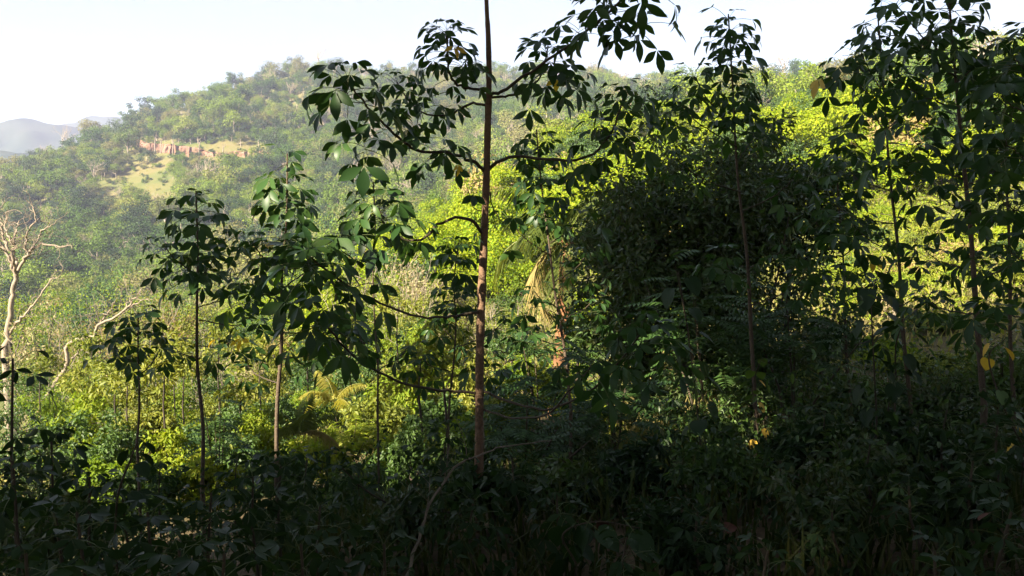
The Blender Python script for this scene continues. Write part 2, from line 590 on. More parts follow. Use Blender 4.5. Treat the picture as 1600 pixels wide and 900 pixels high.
def grow(rng, mb, p, d, length, r, depth, spread=.6, up=.15, sides=5, kids=(2, 3), tips=None, wob=.16):
    """Bare branching wood."""
    n = 4
    pts = [np.array(p, float)]
    dd = unit(np.array(d, float))
    for q in range(n):
        dd = unit(dd + rng.normal(size=3) * wob + np.array([0, 0, up * .25]))
        pts.append(pts[-1] + dd * length / n)
    mb.tube(pts, np.linspace(r, r * .62, n + 1), sides)
    if depth == 0:
        if tips is not None:
            tips.append(pts[-1])
        return
    for q in range(rng.integers(kids[0], kids[1] + 1)):
        e = unit(dd + rng.normal(size=3) * spread + np.array([0, 0, up]))
        grow(rng, mb, pts[-1] if q == 0 else pts[rng.integers(2, n + 1)], e, length * rng.uniform(.55, .85), r * rng.uniform(.5, .68), depth - 1, spread, up,
             max(3, sides - 1), kids, tips, wob)


def frond_mb(mb, base, az, el, length, droop, n=22, leaf=.42, mi=0, w=.035, hang=.6, rng=None):
    """A coconut frond: arching midrib with two rows of narrow leaflets."""
    rng = rng or RNG
    k = 10
    pts = [np.array(base, float)]
    a = el
    h = np.array([math.sin(az), math.cos(az), 0])
    for q in range(k):
        pts.append(pts[-1] + (h * math.cos(a) + np.array([0, 0, math.sin(a)])) * length / k)
        a -= droop / k * (1 + q * .12)
    pts = np.array(pts)
    mb.tube(pts, np.linspace(length * .012, length * .003, k + 1), 3, mi)
    t = np.linspace(.14, 1, n)
    P = np.stack([np.interp(t * k, np.arange(k + 1), pts[:, c]) for c in range(3)], 1)
    T = unit(np.stack([np.interp(t * k, np.arange(k + 1), np.gradient(pts[:, c])) for c in range(3)], 1))
    S = unit(np.cross(T, [0, 0, 1.0]))
    L = length * leaf * np.sin(np.pi * (.12 + .8 * t)) ** .7 * rng.uniform(.85, 1.1, n)
    for s in (-1, 1):
        D = unit(S * s + T * .55 + np.array([0, 0, -1.0]) * hang + rng.normal(size=(n, 3)) * .08)
        Nn = unit(np.cross(D, T) * s + rng.normal(size=(n, 3)) * .1)
        V, Fa = leaves(P, D, Nn, L, length * w, .1, False, .25)
        mb.add(V, Fa, mi)


# ---------------------------------------------------------------- rubber leaf: petiole and three leaflets
def rubber_leaf(name, el, drop, seed, mat, curl=.5, wide=.40):
    """Petiole of length 1 leaves the origin along +X at elevation el; leaflets of length 1 hang by drop."""
    rng = np.random.default_rng(seed)
    mb = MB()
    k = 3
    p = [np.zeros(3)]
    a = el
    for q in range(k):
        p.append(p[-1] + np.array([math.cos(a), 0, math.sin(a)]) * 1.32 / k)
        a -= .2
    mb.tube(p, [.022, .018, .016, .014], 3, 1)
    tip = p[-1]
    for s in (-1, 0, 1):
        yaw = s * rng.uniform(.72, 1.08) + rng.normal() * .06
        ln = (1.0 if s == 0 else .9) * rng.uniform(.92, 1.08)
        w = ln * wide * rng.uniform(.9, 1.08) * .5
        e = drop + rng.normal() * .1
        roll = s * .25 + rng.normal() * .2
        seg = 6
        prof = [0.03, .3, .74, 1.0, .92, .52, 0.0]
        c = tip.copy() + (np.array([math.cos(e), 0, -math.sin(e)]) * math.cos(yaw) + np.array([0, 1.0, 0]) * math.sin(yaw)) * .04
        L_, C_, R_ = [], [], []
        for q in range(seg + 1):
            ax = np.array([math.cos(e), 0, -math.sin(e)])
            dirv = ax * math.cos(yaw) + np.array([0, 1.0, 0]) * math.sin(yaw)
            side = np.array([0, 1.0, 0]) * math.cos(yaw) - ax * math.sin(yaw)
            nrm = np.cross(dirv, side)
            sd_ = side * math.cos(roll) + nrm * math.sin(roll)
            up_ = np.cross(dirv, sd_)
            ww = w * prof[q]
            C_.append(c.copy())
            L_.append(c + sd_ * ww + up_ * ww * .2)
            R_.append(c - sd_ * ww + up_ * ww * .2)
            c = c + dirv * (ln / seg * (1 if q > 0 else .8))
            e += curl / seg
        V = np.array(L_ + C_ + R_)
        n1 = seg + 1
        Fc = []
        for q in range(seg):
            Fc += [(q, n1 + q, n1 + q + 1, q + 1), (n1 + q, 2 * n1 + q, 2 * n1 + q + 1, n1 + q + 1)]
        mb.add(V, np.array(Fc), 0, True)
    return mb.mesh(name, [mat, M['petiole']])


LEAF = {}
for kind, mat in (('rubber', M['rubber']), ('seedling', M['seedling']), ('rubber_yellow', M['rubber_yellow'])):
    LEAF[kind] = [[[rubber_leaf('leaf', R(el), R(dr), 10 * a + b + 50 * v_, mat, cu_, wd * wf_) for v_, (cu_, wf_) in enumerate(((.5, 1.0), (1.05, .9), (.2, 1.1)))] for b, (dr, wd) in enumerate(((6, .37), (24, .36), (46, .355), (68, .36)))]
                  for a, el in enumerate((62, 38, 14, -12))]


DENSE = 1.5


def whorl(parent, c, n, pet, leaf, origin, stem=.12, kind='rubber', lean=(0, 0), rng=None, el=(58, -12), drop=(12, 80), az0=None, arc=2 * math.pi, yellow=0.002):
    """Leaves round a shoot tip at world point c; each is an object of its own under parent."""
    rng = rng or random
    az = rng.uniform(0, 6.28) if az0 is None else az0
    n = int(round(n * DENSE)) if n > 2 else n
    for q in range(n):
        t = (q + rng.uniform(0, .6)) / n
        e = el[0] + (el[1] - el[0]) * t
        ai = min(3, max(0, int(round((62 - e) / 25 + rng.uniform(-.3, .3)))))
        dr = drop[0] + (drop[1] - drop[0]) * t + rng.uniform(-12, 12)
        bi = min(3, max(0, int(round((dr - 12) / 20))))
        if arc >= 6.2:
            a = az + q * 2.39996 + rng.uniform(-.2, .2)
        else:
            a = az + (rng.random() - .5) * arc
        k = 'rubber_yellow' if rng.random() < yellow else kind
        s = leaf * (.56 + .47 * t) * rng.uniform(.75, 1.12) * (.66 if kind == 'seedling' else 1)
        p = Vector(c) + Vector((lean[0], lean[1], -1)) * (stem * t) - origin
        o = obj('leaf', LEAF[k][ai][bi][int(rng.random() * 3)], parent, p, (rng.uniform(-.12, .12), rng.uniform(-.12, .12), a))
        o.scale = (s * rng.uniform(.94, 1.06), s, s)
    return


def smooth_path(pts, n=14):
    """Catmull-Rom through points given as (px, py, depth)."""
    P = [np.array(at(*p)[:]) for p in pts]
    P = [2 * P[0] - P[1]] + P + [2 * P[-1] - P[-2]]
    out = []
    segs = len(P) - 3
    for s in range(segs):
        m = max(2, n // segs + 1)
        for q in range(m):
            t = q / m
            a, b, c, d = P[s:s + 4]
            out.append(.5 * ((2 * b) + (c - a) * t + (2 * a - 5 * b + 4 * c - d) * t * t + (3 * b - a - 3 * c + d) * t ** 3))
    out.append(P[-2])
    return np.array(out)


def rubber_root(trunk_pts, radii_px, label, group=None, name='rubber_tree', sides=10, bark='bark'):
    path = smooth_path(trunk_pts, 44)
    x, y = path[0][0], path[0][1]
    base = Vector((x, y, gz(x, y) - .05))
    path = np.vstack([[base[:]], path]) if path[0][2] > base.z + .02 else path
    root = tag(obj(name, None, None, base), label, 'tree', group)
    yy = trunk_pts[0][2]
    rad = np.interp(np.linspace(0, 1, len(path)), np.linspace(0, 1, len(radii_px)), radii_px) / 2 * yy / F
    rad = rad * (1 + .05 * np.sin(np.arange(len(path)) * 2.1) + .04 * np.random.default_rng(len(path)).normal(size=len(path)))
    mb = MB()
    mb.tube(path - np.array(base[:]), rad, sides)
    obj('trunk', mb.mesh('trunk', [M[bark]]), root)
    return root, base


def branch(root, base, pts, w0, w1, n=16):
    """pts from the trunk outwards, as (px, py, depth); widths in pixels."""
    path = smooth_path(pts, n)
    yy = pts[0][2]
    mb = MB()
    path[1:-1] += np.random.default_rng(int(pts[-1][0])).normal(size=(len(path) - 2, 3)) * .004
    mb.tube(path - np.array(base[:]), np.linspace(w0, w1, len(path)) * .41 * yy / F, 6)
    return obj('branch', mb.mesh('branch', [M['twig']]), root)


def px_len(px, y):
    return px * y / F


# ================================================================== the tall rubber tree in the middle
D0 = 5.0
root, base = rubber_root([(748, 815, D0), (749, 640, D0), (750, 540, D0), (753, 450, D0), (757, 360, D0), (760, 280, D0), (762, 200, D0), (764, 130, D0),
                          (763, 60, D0), (760, 0, D0), (757, -120, D0), (755, -230, D0)],
                         [15.5, 14, 14, 13.5, 12.5, 11.5, 10.5, 9.5, 8.5, 6.5, 5, 4],
                         'tall straight young rubber tree with brown trunk rising out of the top of the view')
rr = random.Random(5)


def tip(b, px, py, y, n, pet, leaf, stem=30, **kw):
    whorl(b, at(px, py, y), n, px_len(pet, y), px_len(leaf, y), base, px_len(stem, y), rng=rr, **kw)


b = branch(root, base, [(760, 142, D0), (725, 137, D0 - .05), (704, 118, D0 - .1), (699, 75, D0 - .12), (698, 48, D0 - .12)], 6, 3)
tip(b, 698, 46, D0 - .12, 22, 40, 34, 48)
tip(b, 722, 92, D0 - .2, 9, 30, 34, 30, el=(30, -12))
b = branch(root, base, [(757, 164, D0), (740, 162, D0 + .05), (722, 168, D0 + .1), (705, 178, D0 + .12), (668, 178, D0 + .15), (640, 160, D0 + .15), (620, 128, D0 + .2)], 5.5, 2.5)
tip(b, 619, 122, D0 + .2, 9, 24, 28, 24)
tip(b, 655, 150, D0 + .1, 9, 26, 34, 24)
tip(b, 708, 140, D0 - .1, 2, 12, 40, 4, el=(10, -12), drop=(60, 80))
tip(b, 690, 172, D0 + .1, 3, 16, 40, 8, el=(38, -12), drop=(40, 74))
b = branch(root, base, [(757, 268, D0), (738, 252, D0 - .05), (705, 240, D0 - .15), (660, 238, D0 - .3), (630, 222, D0 - .4), (600, 192, D0 - .45), (568, 160, D0 - .5), (545, 128, D0 - .55)], 7, 3, 22)
tip(b, 543, 122, D0 - .55, 14, 44, 48, 36)
tip(b, 598, 182, D0 - .45, 10, 32, 36, 26)
tip(b, 568, 212, D0 - .5, 6, 30, 46, 30, el=(10, -12), drop=(50, 80))
tip(b, 655, 208, D0 - .3, 5, 30, 40, 16)
tip(b, 690, 232, D0 - .2, 5, 18, 42, 10, el=(14, -12), drop=(50, 80))
tip(b, 694, 248, D0 - .2, 1, 10, 30, 2, el=(-10, -12), drop=(60, 76), yellow=1)
b = branch(root, base, [(756, 367, D0), (740, 347, D0 - .08), (712, 340, D0 - .15), (684, 352, D0 - .2), (660, 374, D0 - .25), (632, 374, D0 - .25), (606, 358, D0 - .3), (592, 326, D0 - .3)], 7, 3, 22)
tip(b, 592, 322, D0 - .3, 16, 46, 46, 30)
tip(b, 640, 350, D0 - .3, 5, 26, 46, 18, el=(20, -12))
tip(b, 550, 365, D0 - .5, 5, 20, 50, 12, el=(14, -12))
b = branch(root, base, [(752, 487, D0), (715, 493, D0 - .1), (680, 497, D0 - .2), (630, 488, D0 - .35), (580, 468, D0 - .5), (530, 438, D0 - .65), (486, 402, D0 - .8)], 6, 3, 20)
tip(b, 482, 396, D0 - .8, 16, 56, 50, 34, drop=(14, 66))
tip(b, 548, 440, D0 - .6, 7, 36, 54, 20)
b = branch(root, base, [(750, 615, D0), (700, 611, D0 - .1), (640, 602, D0 - .3), (580, 575, D0 - .5), (530, 535, D0 - .8), (498, 488, D0 - 1.0)], 6.5, 3, 20)
tip(b, 496, 478, D0 - 1.0, 15, 54, 50, 40, drop=(20, 70))
tip(b, 540, 540, D0 - .7, 5, 40, 52, 20)
b = branch(root, base, [(765, 150, D0), (790, 138, D0 - .05), (830, 112, D0 - .1), (880, 78, D0 - .2), (930, 38, D0 - .3), (975, -5, D0 - .4), (1000, -50, D0 - .45)], 6.5, 3.5, 20)
tip(b, 1000, -52, D0 - .45, 10, 50, 48, 36)
tip(b, 948, 5, D0 - .35, 13, 46, 42, 30, el=(40, -12))
tip(b, 1000, 25, D0 - .35, 6, 50, 44, 30, el=(20, -12))
tip(b, 905, 42, D0 - .25, 5, 30, 36, 16, el=(40, -12))
b = branch(root, base, [(766, 152, D0), (795, 150, D0 + .05), (825, 141, D0 + .1), (848, 110, D0 + .1), (856, 72, D0 + .1)], 5.5, 2.5)
tip(b, 856, 68, D0 + .1, 17, 42, 36, 46)
tip(b, 880, 112, D0 + .05, 8, 40, 40, 20, el=(20, -12), drop=(30, 76))
tip(b, 842, 132, D0 + .1, 3, 14, 40, 8, el=(10, -12), drop=(55, 80))
b = branch(root, base, [(764, 264, D0), (785, 250, D0 - .05), (820, 244, D0 - .1), (870, 251, D0 - .2), (915, 246, D0 - .25), (945, 222, D0 - .3), (966, 180, D0 - .3), (976, 148, D0 - .3)], 7, 3, 20)
tip(b, 976, 146, D0 - .3, 12, 40, 36, 30)
tip(b, 938, 212, D0 - .3, 9, 34, 40, 22)
tip(b, 925, 245, D0 - .3, 4, 12, 42, 10, el=(10, -12), drop=(60, 80))
tip(b, 985, 205, D0 - .35, 7, 36, 42, 22, el=(30, -12))
b = branch(root, base, [(756, 612, D0), (790, 625, D0 - .1), (850, 640, D0 - .25), (905, 622, D0 - .4), (960, 575, D0 - .6), (1000, 522, D0 - .8)], 6, 3, 18)
tip(b, 1003, 512, D0 - .8, 14, 60, 48, 40, drop=(14, 66))
tip(b, 1040, 545, D0 - .9, 6, 46, 48, 30, el=(10, -12))
b = branch(root, base, [(756, 640, D0), (800, 652, D0 - .2), (850, 650, D0 - .4), (890, 612, D0 - .6), (925, 570, D0 - .7)], 5, 2.5, 14)
tip(b, 927, 565, D0 - .7, 8, 40, 56, 26)
b = branch(root, base, [(748, 800, D0), (690, 800, D0 - .1), (620, 790, D0 - .3), (570, 765, D0 - .5), (530, 728, D0 - .6)], 5, 2.5, 14)
tip(b, 528, 724, D0 - .6, 9, 40, 50, 26, kind='seedling')
b = branch(root, base, [(755, 330, D0), (740, 326, D0 + .02), (730, 292, D0)], 2.5, 1.5, 6)
tip(b, 736, 290, D0, 1, 10, 38, 2, el=(0, -12), drop=(40, 50))
b = branch(root, base, [(766, 300, D0), (773, 330, D0 + .03), (790, 350, D0)], 3, 1.5, 6)
tip(b, 790, 340, D0, 2, 20, 50, 2, el=(0, -12), drop=(60, 76))


# ================================================================== the other rubber trees
def rubber(px_base, py_base, px_top, py_top, y, w0, w1, tiers, branches, label, leaf=30, seed=1, spike=26, kind='rubber', name='rubber_tree'):
    """tiers: (py, n leaves, petiole px, el range) on the trunk; branches: (py start, px end, py end, dy, n leaves, petiole, leaf)."""
    rng = random.Random(seed)
    r_, b_ = rubber_root([(px_base, py_base, y)] + [(px_base + (px_top - px_base) * f_ + rng.uniform(-3.5, 3.5), py_base + (py_top - py_base) * f_, y + rng.uniform(-.05, .05)) for f_ in (.2, .4, .6, .8)] + [(px_top, py_top, y)], [w0 * .85, (w0 + w1) * .42, w1 * .85, 2.2], label, None, name, 8, 'shaded_rubber_bark')
    for (py, n, pet, stem) in tiers:
        t = (py - py_base) / (py_top - py_base)
        px = px_base + (px_top - px_base) * t
        whorl(r_, at(px, py, y), n, px_len(pet, y), px_len(leaf, y), b_, px_len(stem, y), kind, rng=rng, el=(55, -12) if py - py_top < 60 else (30, -12))
    for (py, ex, ey, dy, n, pet, lf) in branches:
        t = (py - py_base) / (py_top - py_base)
        px = px_base + (px_top - px_base) * t
        sag = max(6, abs(ex - px) * .10)
        bb = branch(r_, b_, [(px, py, y), (px * .66 + ex * .34, py * .66 + ey * .34 + sag * .6, y + dy * .3), (px * .3 + ex * .7, py * .3 + ey * .7 + sag, y + dy * .7), (ex, ey, y + dy)], max(2.5, w1 * .6), 2)
        whorl(bb, at(ex, ey, y + dy), n, px_len(pet, y), px_len(lf, y), b_, px_len(26, y), kind, rng=rng)
    return r_


rubber(432, 735, 449, 240, 8.2, 9, 5, [(252, 3, 10, 6), (284, 10, 34, 26), (312, 8, 40, 16), (365, 12, 42, 24), (395, 10, 46, 30)],
       [(470, 395, 445, -.5, 9, 30, 32), (500, 520, 505, .4, 12, 40, 32), (520, 555, 500, .6, 10, 36, 30), (560, 500, 545, .3, 10, 36, 30), (430, 395, 380, -.3, 8, 30, 30), (600, 385, 570, .3, 8, 30, 28), (450, 500, 400, .5, 9, 34, 30)],
       'slim rubber tree with a bare leading shoot, between the tall trunk and the dead tree', 38, 21)
rubber(316, 760, 306, 298, 9.0, 8, 4.5, [(318, 9, 34, 22), (345, 8, 42, 18), (392, 12, 46, 24), (420, 8, 46, 20)],
       [(430, 258, 385, -.3, 9, 32, 30), (440, 352, 372, .3, 9, 32, 30), (480, 372, 450, .4, 10, 40, 30), (500, 395, 500, .2, 9, 36, 30), (540, 360, 535, -.2, 8, 30, 28), (560, 270, 540, .2, 6, 30, 28)],
       'slim rubber tree standing second from the dead white tree', 36, 22)
rubber(214, 690, 216, 488, 8.5, 5, 3, [(496, 10, 40, 20), (525, 10, 44, 20)], [(570, 180, 540, -.2, 6, 26, 28), (590, 250, 545, .2, 6, 26, 28)],
       'small rubber sapling in front of the leaning pale trunk', 34, 23, name='rubber_sapling')
rubber(892, 640, 838, 202, 6.8, 6.5, 3.5, [(212, 8, 30, 20), (238, 10, 38, 22), (268, 11, 44, 24), (300, 10, 40, 24), (318, 8, 34, 24)],
       [(380, 905, 340, .2, 6, 26, 34), (400, 800, 350, -.2, 4, 24, 38), (440, 915, 400, .3, 8, 30, 30), (480, 835, 455, -.2, 7, 28, 28), (500, 925, 470, .2, 8, 28, 28), (540, 830, 520, -.2, 8, 30, 28)],
       'thin leaning rubber sapling close on the far side of the tall brown trunk', 30, 24, name='rubber_sapling')
rubber(700, 690, 716, 380, 7.8, 5, 3, [(388, 12, 34, 20), (410, 8, 36, 18), (446, 12, 40, 22), (470, 8, 38, 18)],
       [(530, 690, 500, .2, 8, 28, 28), (545, 790, 500, .3, 8, 32, 28), (580, 660, 560, -.2, 8, 28, 28), (590, 760, 560, -.3, 9, 30, 30)],
       'short rubber sapling with two leaf tiers just beside the tall brown trunk', 30, 25, name='rubber_sapling')
rubber(590, 640, 583, 284, 7.4, 4.5, 2.5, [(290, 8, 34, 12)], [(560, 560, 520, .2, 8, 30, 28), (580, 640, 540, .2, 8, 30, 28), (540, 520, 510, -.2, 8, 30, 28)],
       'thin rubber shoot whose flat top shows over the curved branch', 26, 26, name='rubber_sapling')
rubber(1182, 660, 1138, 22, 7.4, 9, 4, [(30, 4, 8, 6), (46, 10, 34, 20), (72, 10, 42, 24), (104, 12, 50, 28), (140, 12, 54, 28), (176, 10, 56, 28)],
       [(215, 1085, 120, -.3, 9, 32, 30), (230, 1062, 160, -.2, 8, 34, 32), (250, 1185, 195, .3, 8, 34, 30), (300, 1060, 250, -.4, 8, 34, 30), (330, 1240, 280, -.4, 8, 34, 30), (420, 1225, 385, -.5, 10, 36, 30),
        (450, 1130, 400, -.5, 10, 36, 30), (480, 1260, 430, -.4, 10, 36, 30)],
       'tall pointed rubber tree rising out of the dark bushy tree', 32, 27)
rubber(1424, 640, 1372, 30, 8.0, 8.5, 4, [(48, 10, 34, 20), (70, 9, 40, 24), (110, 8, 44, 26)],
       [(150, 1345, 80, -.2, 8, 34, 30), (170, 1318, 100, -.3, 10, 34, 32), (200, 1440, 150, .3, 8, 34, 30), (215, 1360, 160, -.3, 9, 38, 32), (260, 1330, 215, -.4, 10, 38, 32), (300, 1460, 230, -.3, 10, 38, 32), (300, 1320, 262, .3, 8, 38, 30),
        (330, 1390, 260, -.4, 9, 38, 32), (350, 1300, 318, .3, 8, 38, 30), (400, 1335, 352, -.5, 9, 40, 34), (420, 1380, 360, -.5, 7, 36, 34), (480, 1320, 430, -.4, 9, 36, 30), (500, 1460, 450, .4, 9, 36, 28)],
       'slim rubber tree leaning a little, first in from the bushy dark tree', 32, 28)
rubber(1538, 640, 1478, -60, 6.2, 12, 6, [(-50, 8, 40, 20), (-10, 12, 56, 34), (40, 12, 60, 34), (84, 12, 64, 34)],
       [(100, 1400, 5, -.3, 9, 40, 36), (120, 1440, 70, -.3, 10, 44, 40), (130, 1550, 70, .3, 9, 44, 38), (170, 1400, 120, -.5, 9, 44, 40), (190, 1560, 130, .3, 10, 44, 38), (220, 1440, 180, -.4, 10, 44, 40),
        (240, 1580, 190, -.3, 10, 44, 40), (280, 1420, 240, -.4, 9, 44, 40), (290, 1570, 250, .3, 10, 44, 38), (330, 1465, 300, -.5, 9, 44, 38), (360, 1590, 320, -.3, 10, 44, 38), (420, 1450, 395, .4, 10, 40, 34), (440, 1590, 400, .3, 9, 40, 36),
        (490, 1450, 470, .5, 9, 40, 32)],
       'stout dark rubber tree with layered leaves, last one inside the edge of the view', 40, 29)
rubber(1640, 640, 1622, -40, 5.6, 12, 6, [(40, 10, 56, 34), (110, 12, 60, 34)],
       [(120, 1580, 85, -.3, 9, 44, 40), (180, 1560, 150, -.3, 9, 44, 40), (260, 1570, 220, -.4, 10, 46, 40), (340, 1560, 310, -.3, 10, 46, 40), (420, 1575, 390, -.3, 10, 46, 40), (500, 1560, 480, -.3, 10, 46, 40)],
       'rubber tree cut off by the edge of the view, only leafy branches showing', 42, 30)

rubber(1585, 640, 1570, 75, 7.2, 8, 4, [(85, 10, 36, 22), (115, 10, 44, 24), (160, 10, 48, 28), (205, 10, 48, 28)],
       [(240, 1530, 200, .3, 9, 36, 32), (270, 1610, 230, -.3, 9, 36, 32), (310, 1520, 270, .3, 10, 36, 32), (350, 1600, 300, .3, 10, 36, 32), (390, 1500, 345, .3, 10, 36, 32), (430, 1530, 400, .3, 10, 36, 32), (470, 1600, 440, .3, 9, 36, 30), (520, 1540, 490, .2, 9, 36, 30)],
       'rubber tree squeezed between the stout one and the edge of the view', 34, 31)
rubber(1330, 640, 1308, 225, 8.6, 6, 3, [(232, 9, 32, 20), (260, 9, 38, 22), (300, 10, 42, 26), (345, 10, 44, 26)],
       [(380, 1270, 340, .2, 8, 32, 28), (400, 1360, 360, .2, 8, 32, 28), (440, 1285, 410, -.2, 9, 32, 28), (470, 1370, 440, .2, 9, 32, 28), (510, 1300, 490, -.2, 9, 32, 28), (540, 1380, 520, .2, 8, 32, 28)],
       'shorter rubber sapling at the near edge of the sunlit gap', 29, 32, name='rubber_sapling')

# ================================================================== shade and undergrowth close to the camera
SROW = ['along the bottom edge', 'in the shaded undergrowth', 'at the back of the shaded undergrowth']
UNDER = [  # px, py top, depth, stem leaves, petiole px, leaf px, label
    (440, 715, 4.2, 11, 50, 60), (395, 745, 3.8, 9, 50, 66), (330, 770, 3.4, 10, 56, 70), (230, 800, 3.0, 10, 60, 78), (120, 800, 2.7, 11, 64, 84), (40, 865, 2.2, 8, 70, 92),
    (190, 760, 3.8, 9, 46, 60), (280, 860, 2.4, 10, 70, 90), (350, 865, 2.2, 8, 70, 92), (500, 790, 3.4, 9, 48, 60), (470, 850, 2.6, 9, 60, 76), (600, 850, 2.8, 9, 56, 70),
    (690, 715, 4.4, 9, 44, 52), (700, 660, 6.2, 8, 34, 36), (740, 780, 3.9, 9, 46, 56), (800, 720, 4.6, 9, 44, 48), (870, 770, 4.0, 9, 46, 54), (20, 560, 3.6, 6, 46, 64),
    (80, 680, 3.9, 9, 44, 58), (20, 720, 3.3, 9, 50, 66), (140, 745, 3.6, 9, 46, 60), (980, 840, 3.1, 8, 52, 60), (1090, 800, 3.6, 9, 46, 54), (1200, 860, 2.8, 8, 56, 64),
    (1300, 800, 3.6, 9, 48, 56), (1420, 760, 3.6, 10, 50, 58), (1520, 720, 3.6, 10, 52, 60), (1580, 800, 2.8, 9, 60, 70), (1460, 860, 2.6, 9, 60, 70), (1360, 690, 4.6, 9, 44, 48),
    (1560, 640, 4.4, 10, 46, 52), (1480, 640, 5.2, 9, 40, 44), (1390, 620, 6.0, 9, 38, 40), (1290, 640, 5.6, 9, 38, 40), (1220, 720, 4.8, 8, 40, 46), (560, 740, 5.6, 8, 38, 42),
    (640, 760, 4.8, 8, 40, 46), (370, 715, 6.4, 9, 36, 40), (250, 720, 6.2, 9, 36, 40), (480, 710, 6.6, 8, 34, 38)]
for q, (px, py, y, n, pet, lf) in enumerate(UNDER):
    rng = random.Random(100 + q)
    t = at(px, py, y)
    bx, by = t.x + rng.uniform(-.08, .08), y + rng.uniform(-.08, .08)
    b0 = Vector((bx, by, gz(bx, by) - .03))
    if t.z - b0.z < .12:
        t.z = b0.z + .12
    rt = tag(obj('seedling', None, None, b0), 'dark rubber seedling ' + SROW[0 if py >= 820 else 1 if py >= 735 else 2], 'plant', 'rubber seedlings ' + SROW[0 if py >= 820 else 1 if py >= 735 else 2])
    mb = MB()
    dv = t - b0
    mb.tube([(0, 0, 0), (dv.x * .3 + .02, dv.y * .3, dv.z * .35), (dv.x * .7 - .01, dv.y * .7, dv.z * .7), tuple(dv)], [.011, .009, .007, .005], 5)
    obj('stem', mb.mesh('stem', [M['twig']]), rt)
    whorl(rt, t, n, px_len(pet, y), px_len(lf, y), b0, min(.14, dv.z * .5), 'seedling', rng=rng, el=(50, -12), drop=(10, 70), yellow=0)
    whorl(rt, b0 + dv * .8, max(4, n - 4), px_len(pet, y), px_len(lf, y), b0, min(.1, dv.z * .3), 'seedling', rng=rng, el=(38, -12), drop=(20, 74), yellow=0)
    if dv.z > .7:
        whorl(rt, b0 + dv * .62, n - 3, px_len(pet, y), px_len(lf, y), b0, .1, 'seedling', rng=rng, el=(30, -12), drop=(10, 70))


# heart-shaped leaves
def heart_leaf(name, seed, mat):
    a = np.linspace(-math.pi, math.pi, 17)[:-1]
    r = .5 * (1 - .42 * np.abs(np.cos(a / 2 + math.pi / 2)) ** 6) * (1 + .25 * np.exp(-(a / .35) ** 2))
    rng = np.random.default_rng(seed)
    x = r * np.cos(a) * 1.1 + .42
    y = r * np.sin(a) * .95
    x[0] = .16
    z = -.22 * x ** 2 + .16 * np.abs(y) + rng.normal(size=16) * .012
    V = np.vstack([[.45, 0, -.04], np.stack([x, y, z], 1)])
    Fc = np.array([[0, 1 + q, 1 + (q + 1) % 16] for q in range(16)])
    mb = MB()
    mb.add(V, Fc, 0, True)
    mb.tube([(-.5, 0, -.02), (-.1, 0, .03), (.2, 0, 0)], [.018, .016, .014], 3, 1)
    return mb.mesh(name, [mat, M['petiole']])


HEART = [heart_leaf('leaf', s, M['green']) for s in (1, 2)]
HEARTD = [heart_leaf('leaf', s, M['seedling']) for s in (3, 4)]
HEARTY = [heart_leaf('leaf', s, M['rubber_yellow']) for s in (5,)]


def vine(pts, n, leaf_px, label, seed, meshes, yellow=0, spread=.5):
    rng = random.Random(seed)
    path = smooth_path(pts, 16)
    x, y = path[0][0], path[0][1]
    b0 = Vector((x, y, gz(x, y) - .02))
    rt = tag(obj('climbing_vine', None, None, b0), label, 'vine')
    path = np.vstack([[b0[:]], path]) - np.array(b0[:])
    mb = MB()
    mb.tube(path, np.linspace(.007, .003, len(path)), 4)
    obj('stem', mb.mesh('stem', [M['twig']]), rt)
    yy = pts[-1][2]
    for q in range(n):
        t = 1 + (len(path) - 2) * (q + rng.random()) / n
        p = path[int(t)] + (path[min(len(path) - 1, int(t) + 1)] - path[int(t)]) * (t - int(t))
        s = px_len(leaf_px, yy) * rng.uniform(.75, 1.15)
        a = rng.uniform(0, 6.28)
        off = Vector((math.cos(a), math.sin(a), 0)) * s * .5
        me = rng.choice(HEARTY) if rng.random() < yellow else rng.choice(meshes)
        obj('leaf', me, rt, Vector(p) + off, (rng.uniform(-.3, .3), rng.uniform(.35, 1.1), a), s)
    return rt


vine([(1095, 700, 5.5), (1085, 600, 5.4), (1072, 500, 5.4), (1060, 425, 5.4)], 12, 34, 'dark climbing vine with drooping heart leaves in front of the bushy dark tree', 1, HEARTD)
vine([(1370, 660, 5.6), (1365, 560, 5.6), (1362, 470, 5.6), (1372, 425, 5.6)], 14, 32, 'dark heart-leaved vine against the sunlit gap between two rubber trees', 2, HEARTD)
vine([(1400, 600, 5.8), (1400, 540, 5.7), (1415, 495, 5.7)], 8, 32, 'short heart-leaved vine at the foot of the sunlit gap', 12, HEARTD)
vine([(900, 880, 3.6), (880, 835, 3.6), (930, 815, 3.6), (1000, 825, 3.6)], 9, 46, 'low creeping vine with wide green heart leaves near the bottom', 3, HEARTD)
vine([(1600, 700, 4.6), (1570, 640, 4.5), (1545, 560, 4.5), (1570, 530, 4.5)], 7, 24, 'vine with bright yellow heart leaves under the stout rubber tree', 4, HEART, .6)
vine([(1190, 740, 7.0), (1185, 680, 7.0), (1175, 610, 7.0), (1190, 560, 7.0)], 20, 18, 'tangled vine with some yellow leaves below the bushy dark tree', 5, HEART, .12)
vine([(180, 830, 3.3), (185, 770, 3.3), (205, 715, 3.3), (215, 690, 3.3)], 9, 32, 'black silhouetted vine of long leaves low beside the slim saplings', 6, HEARTD)


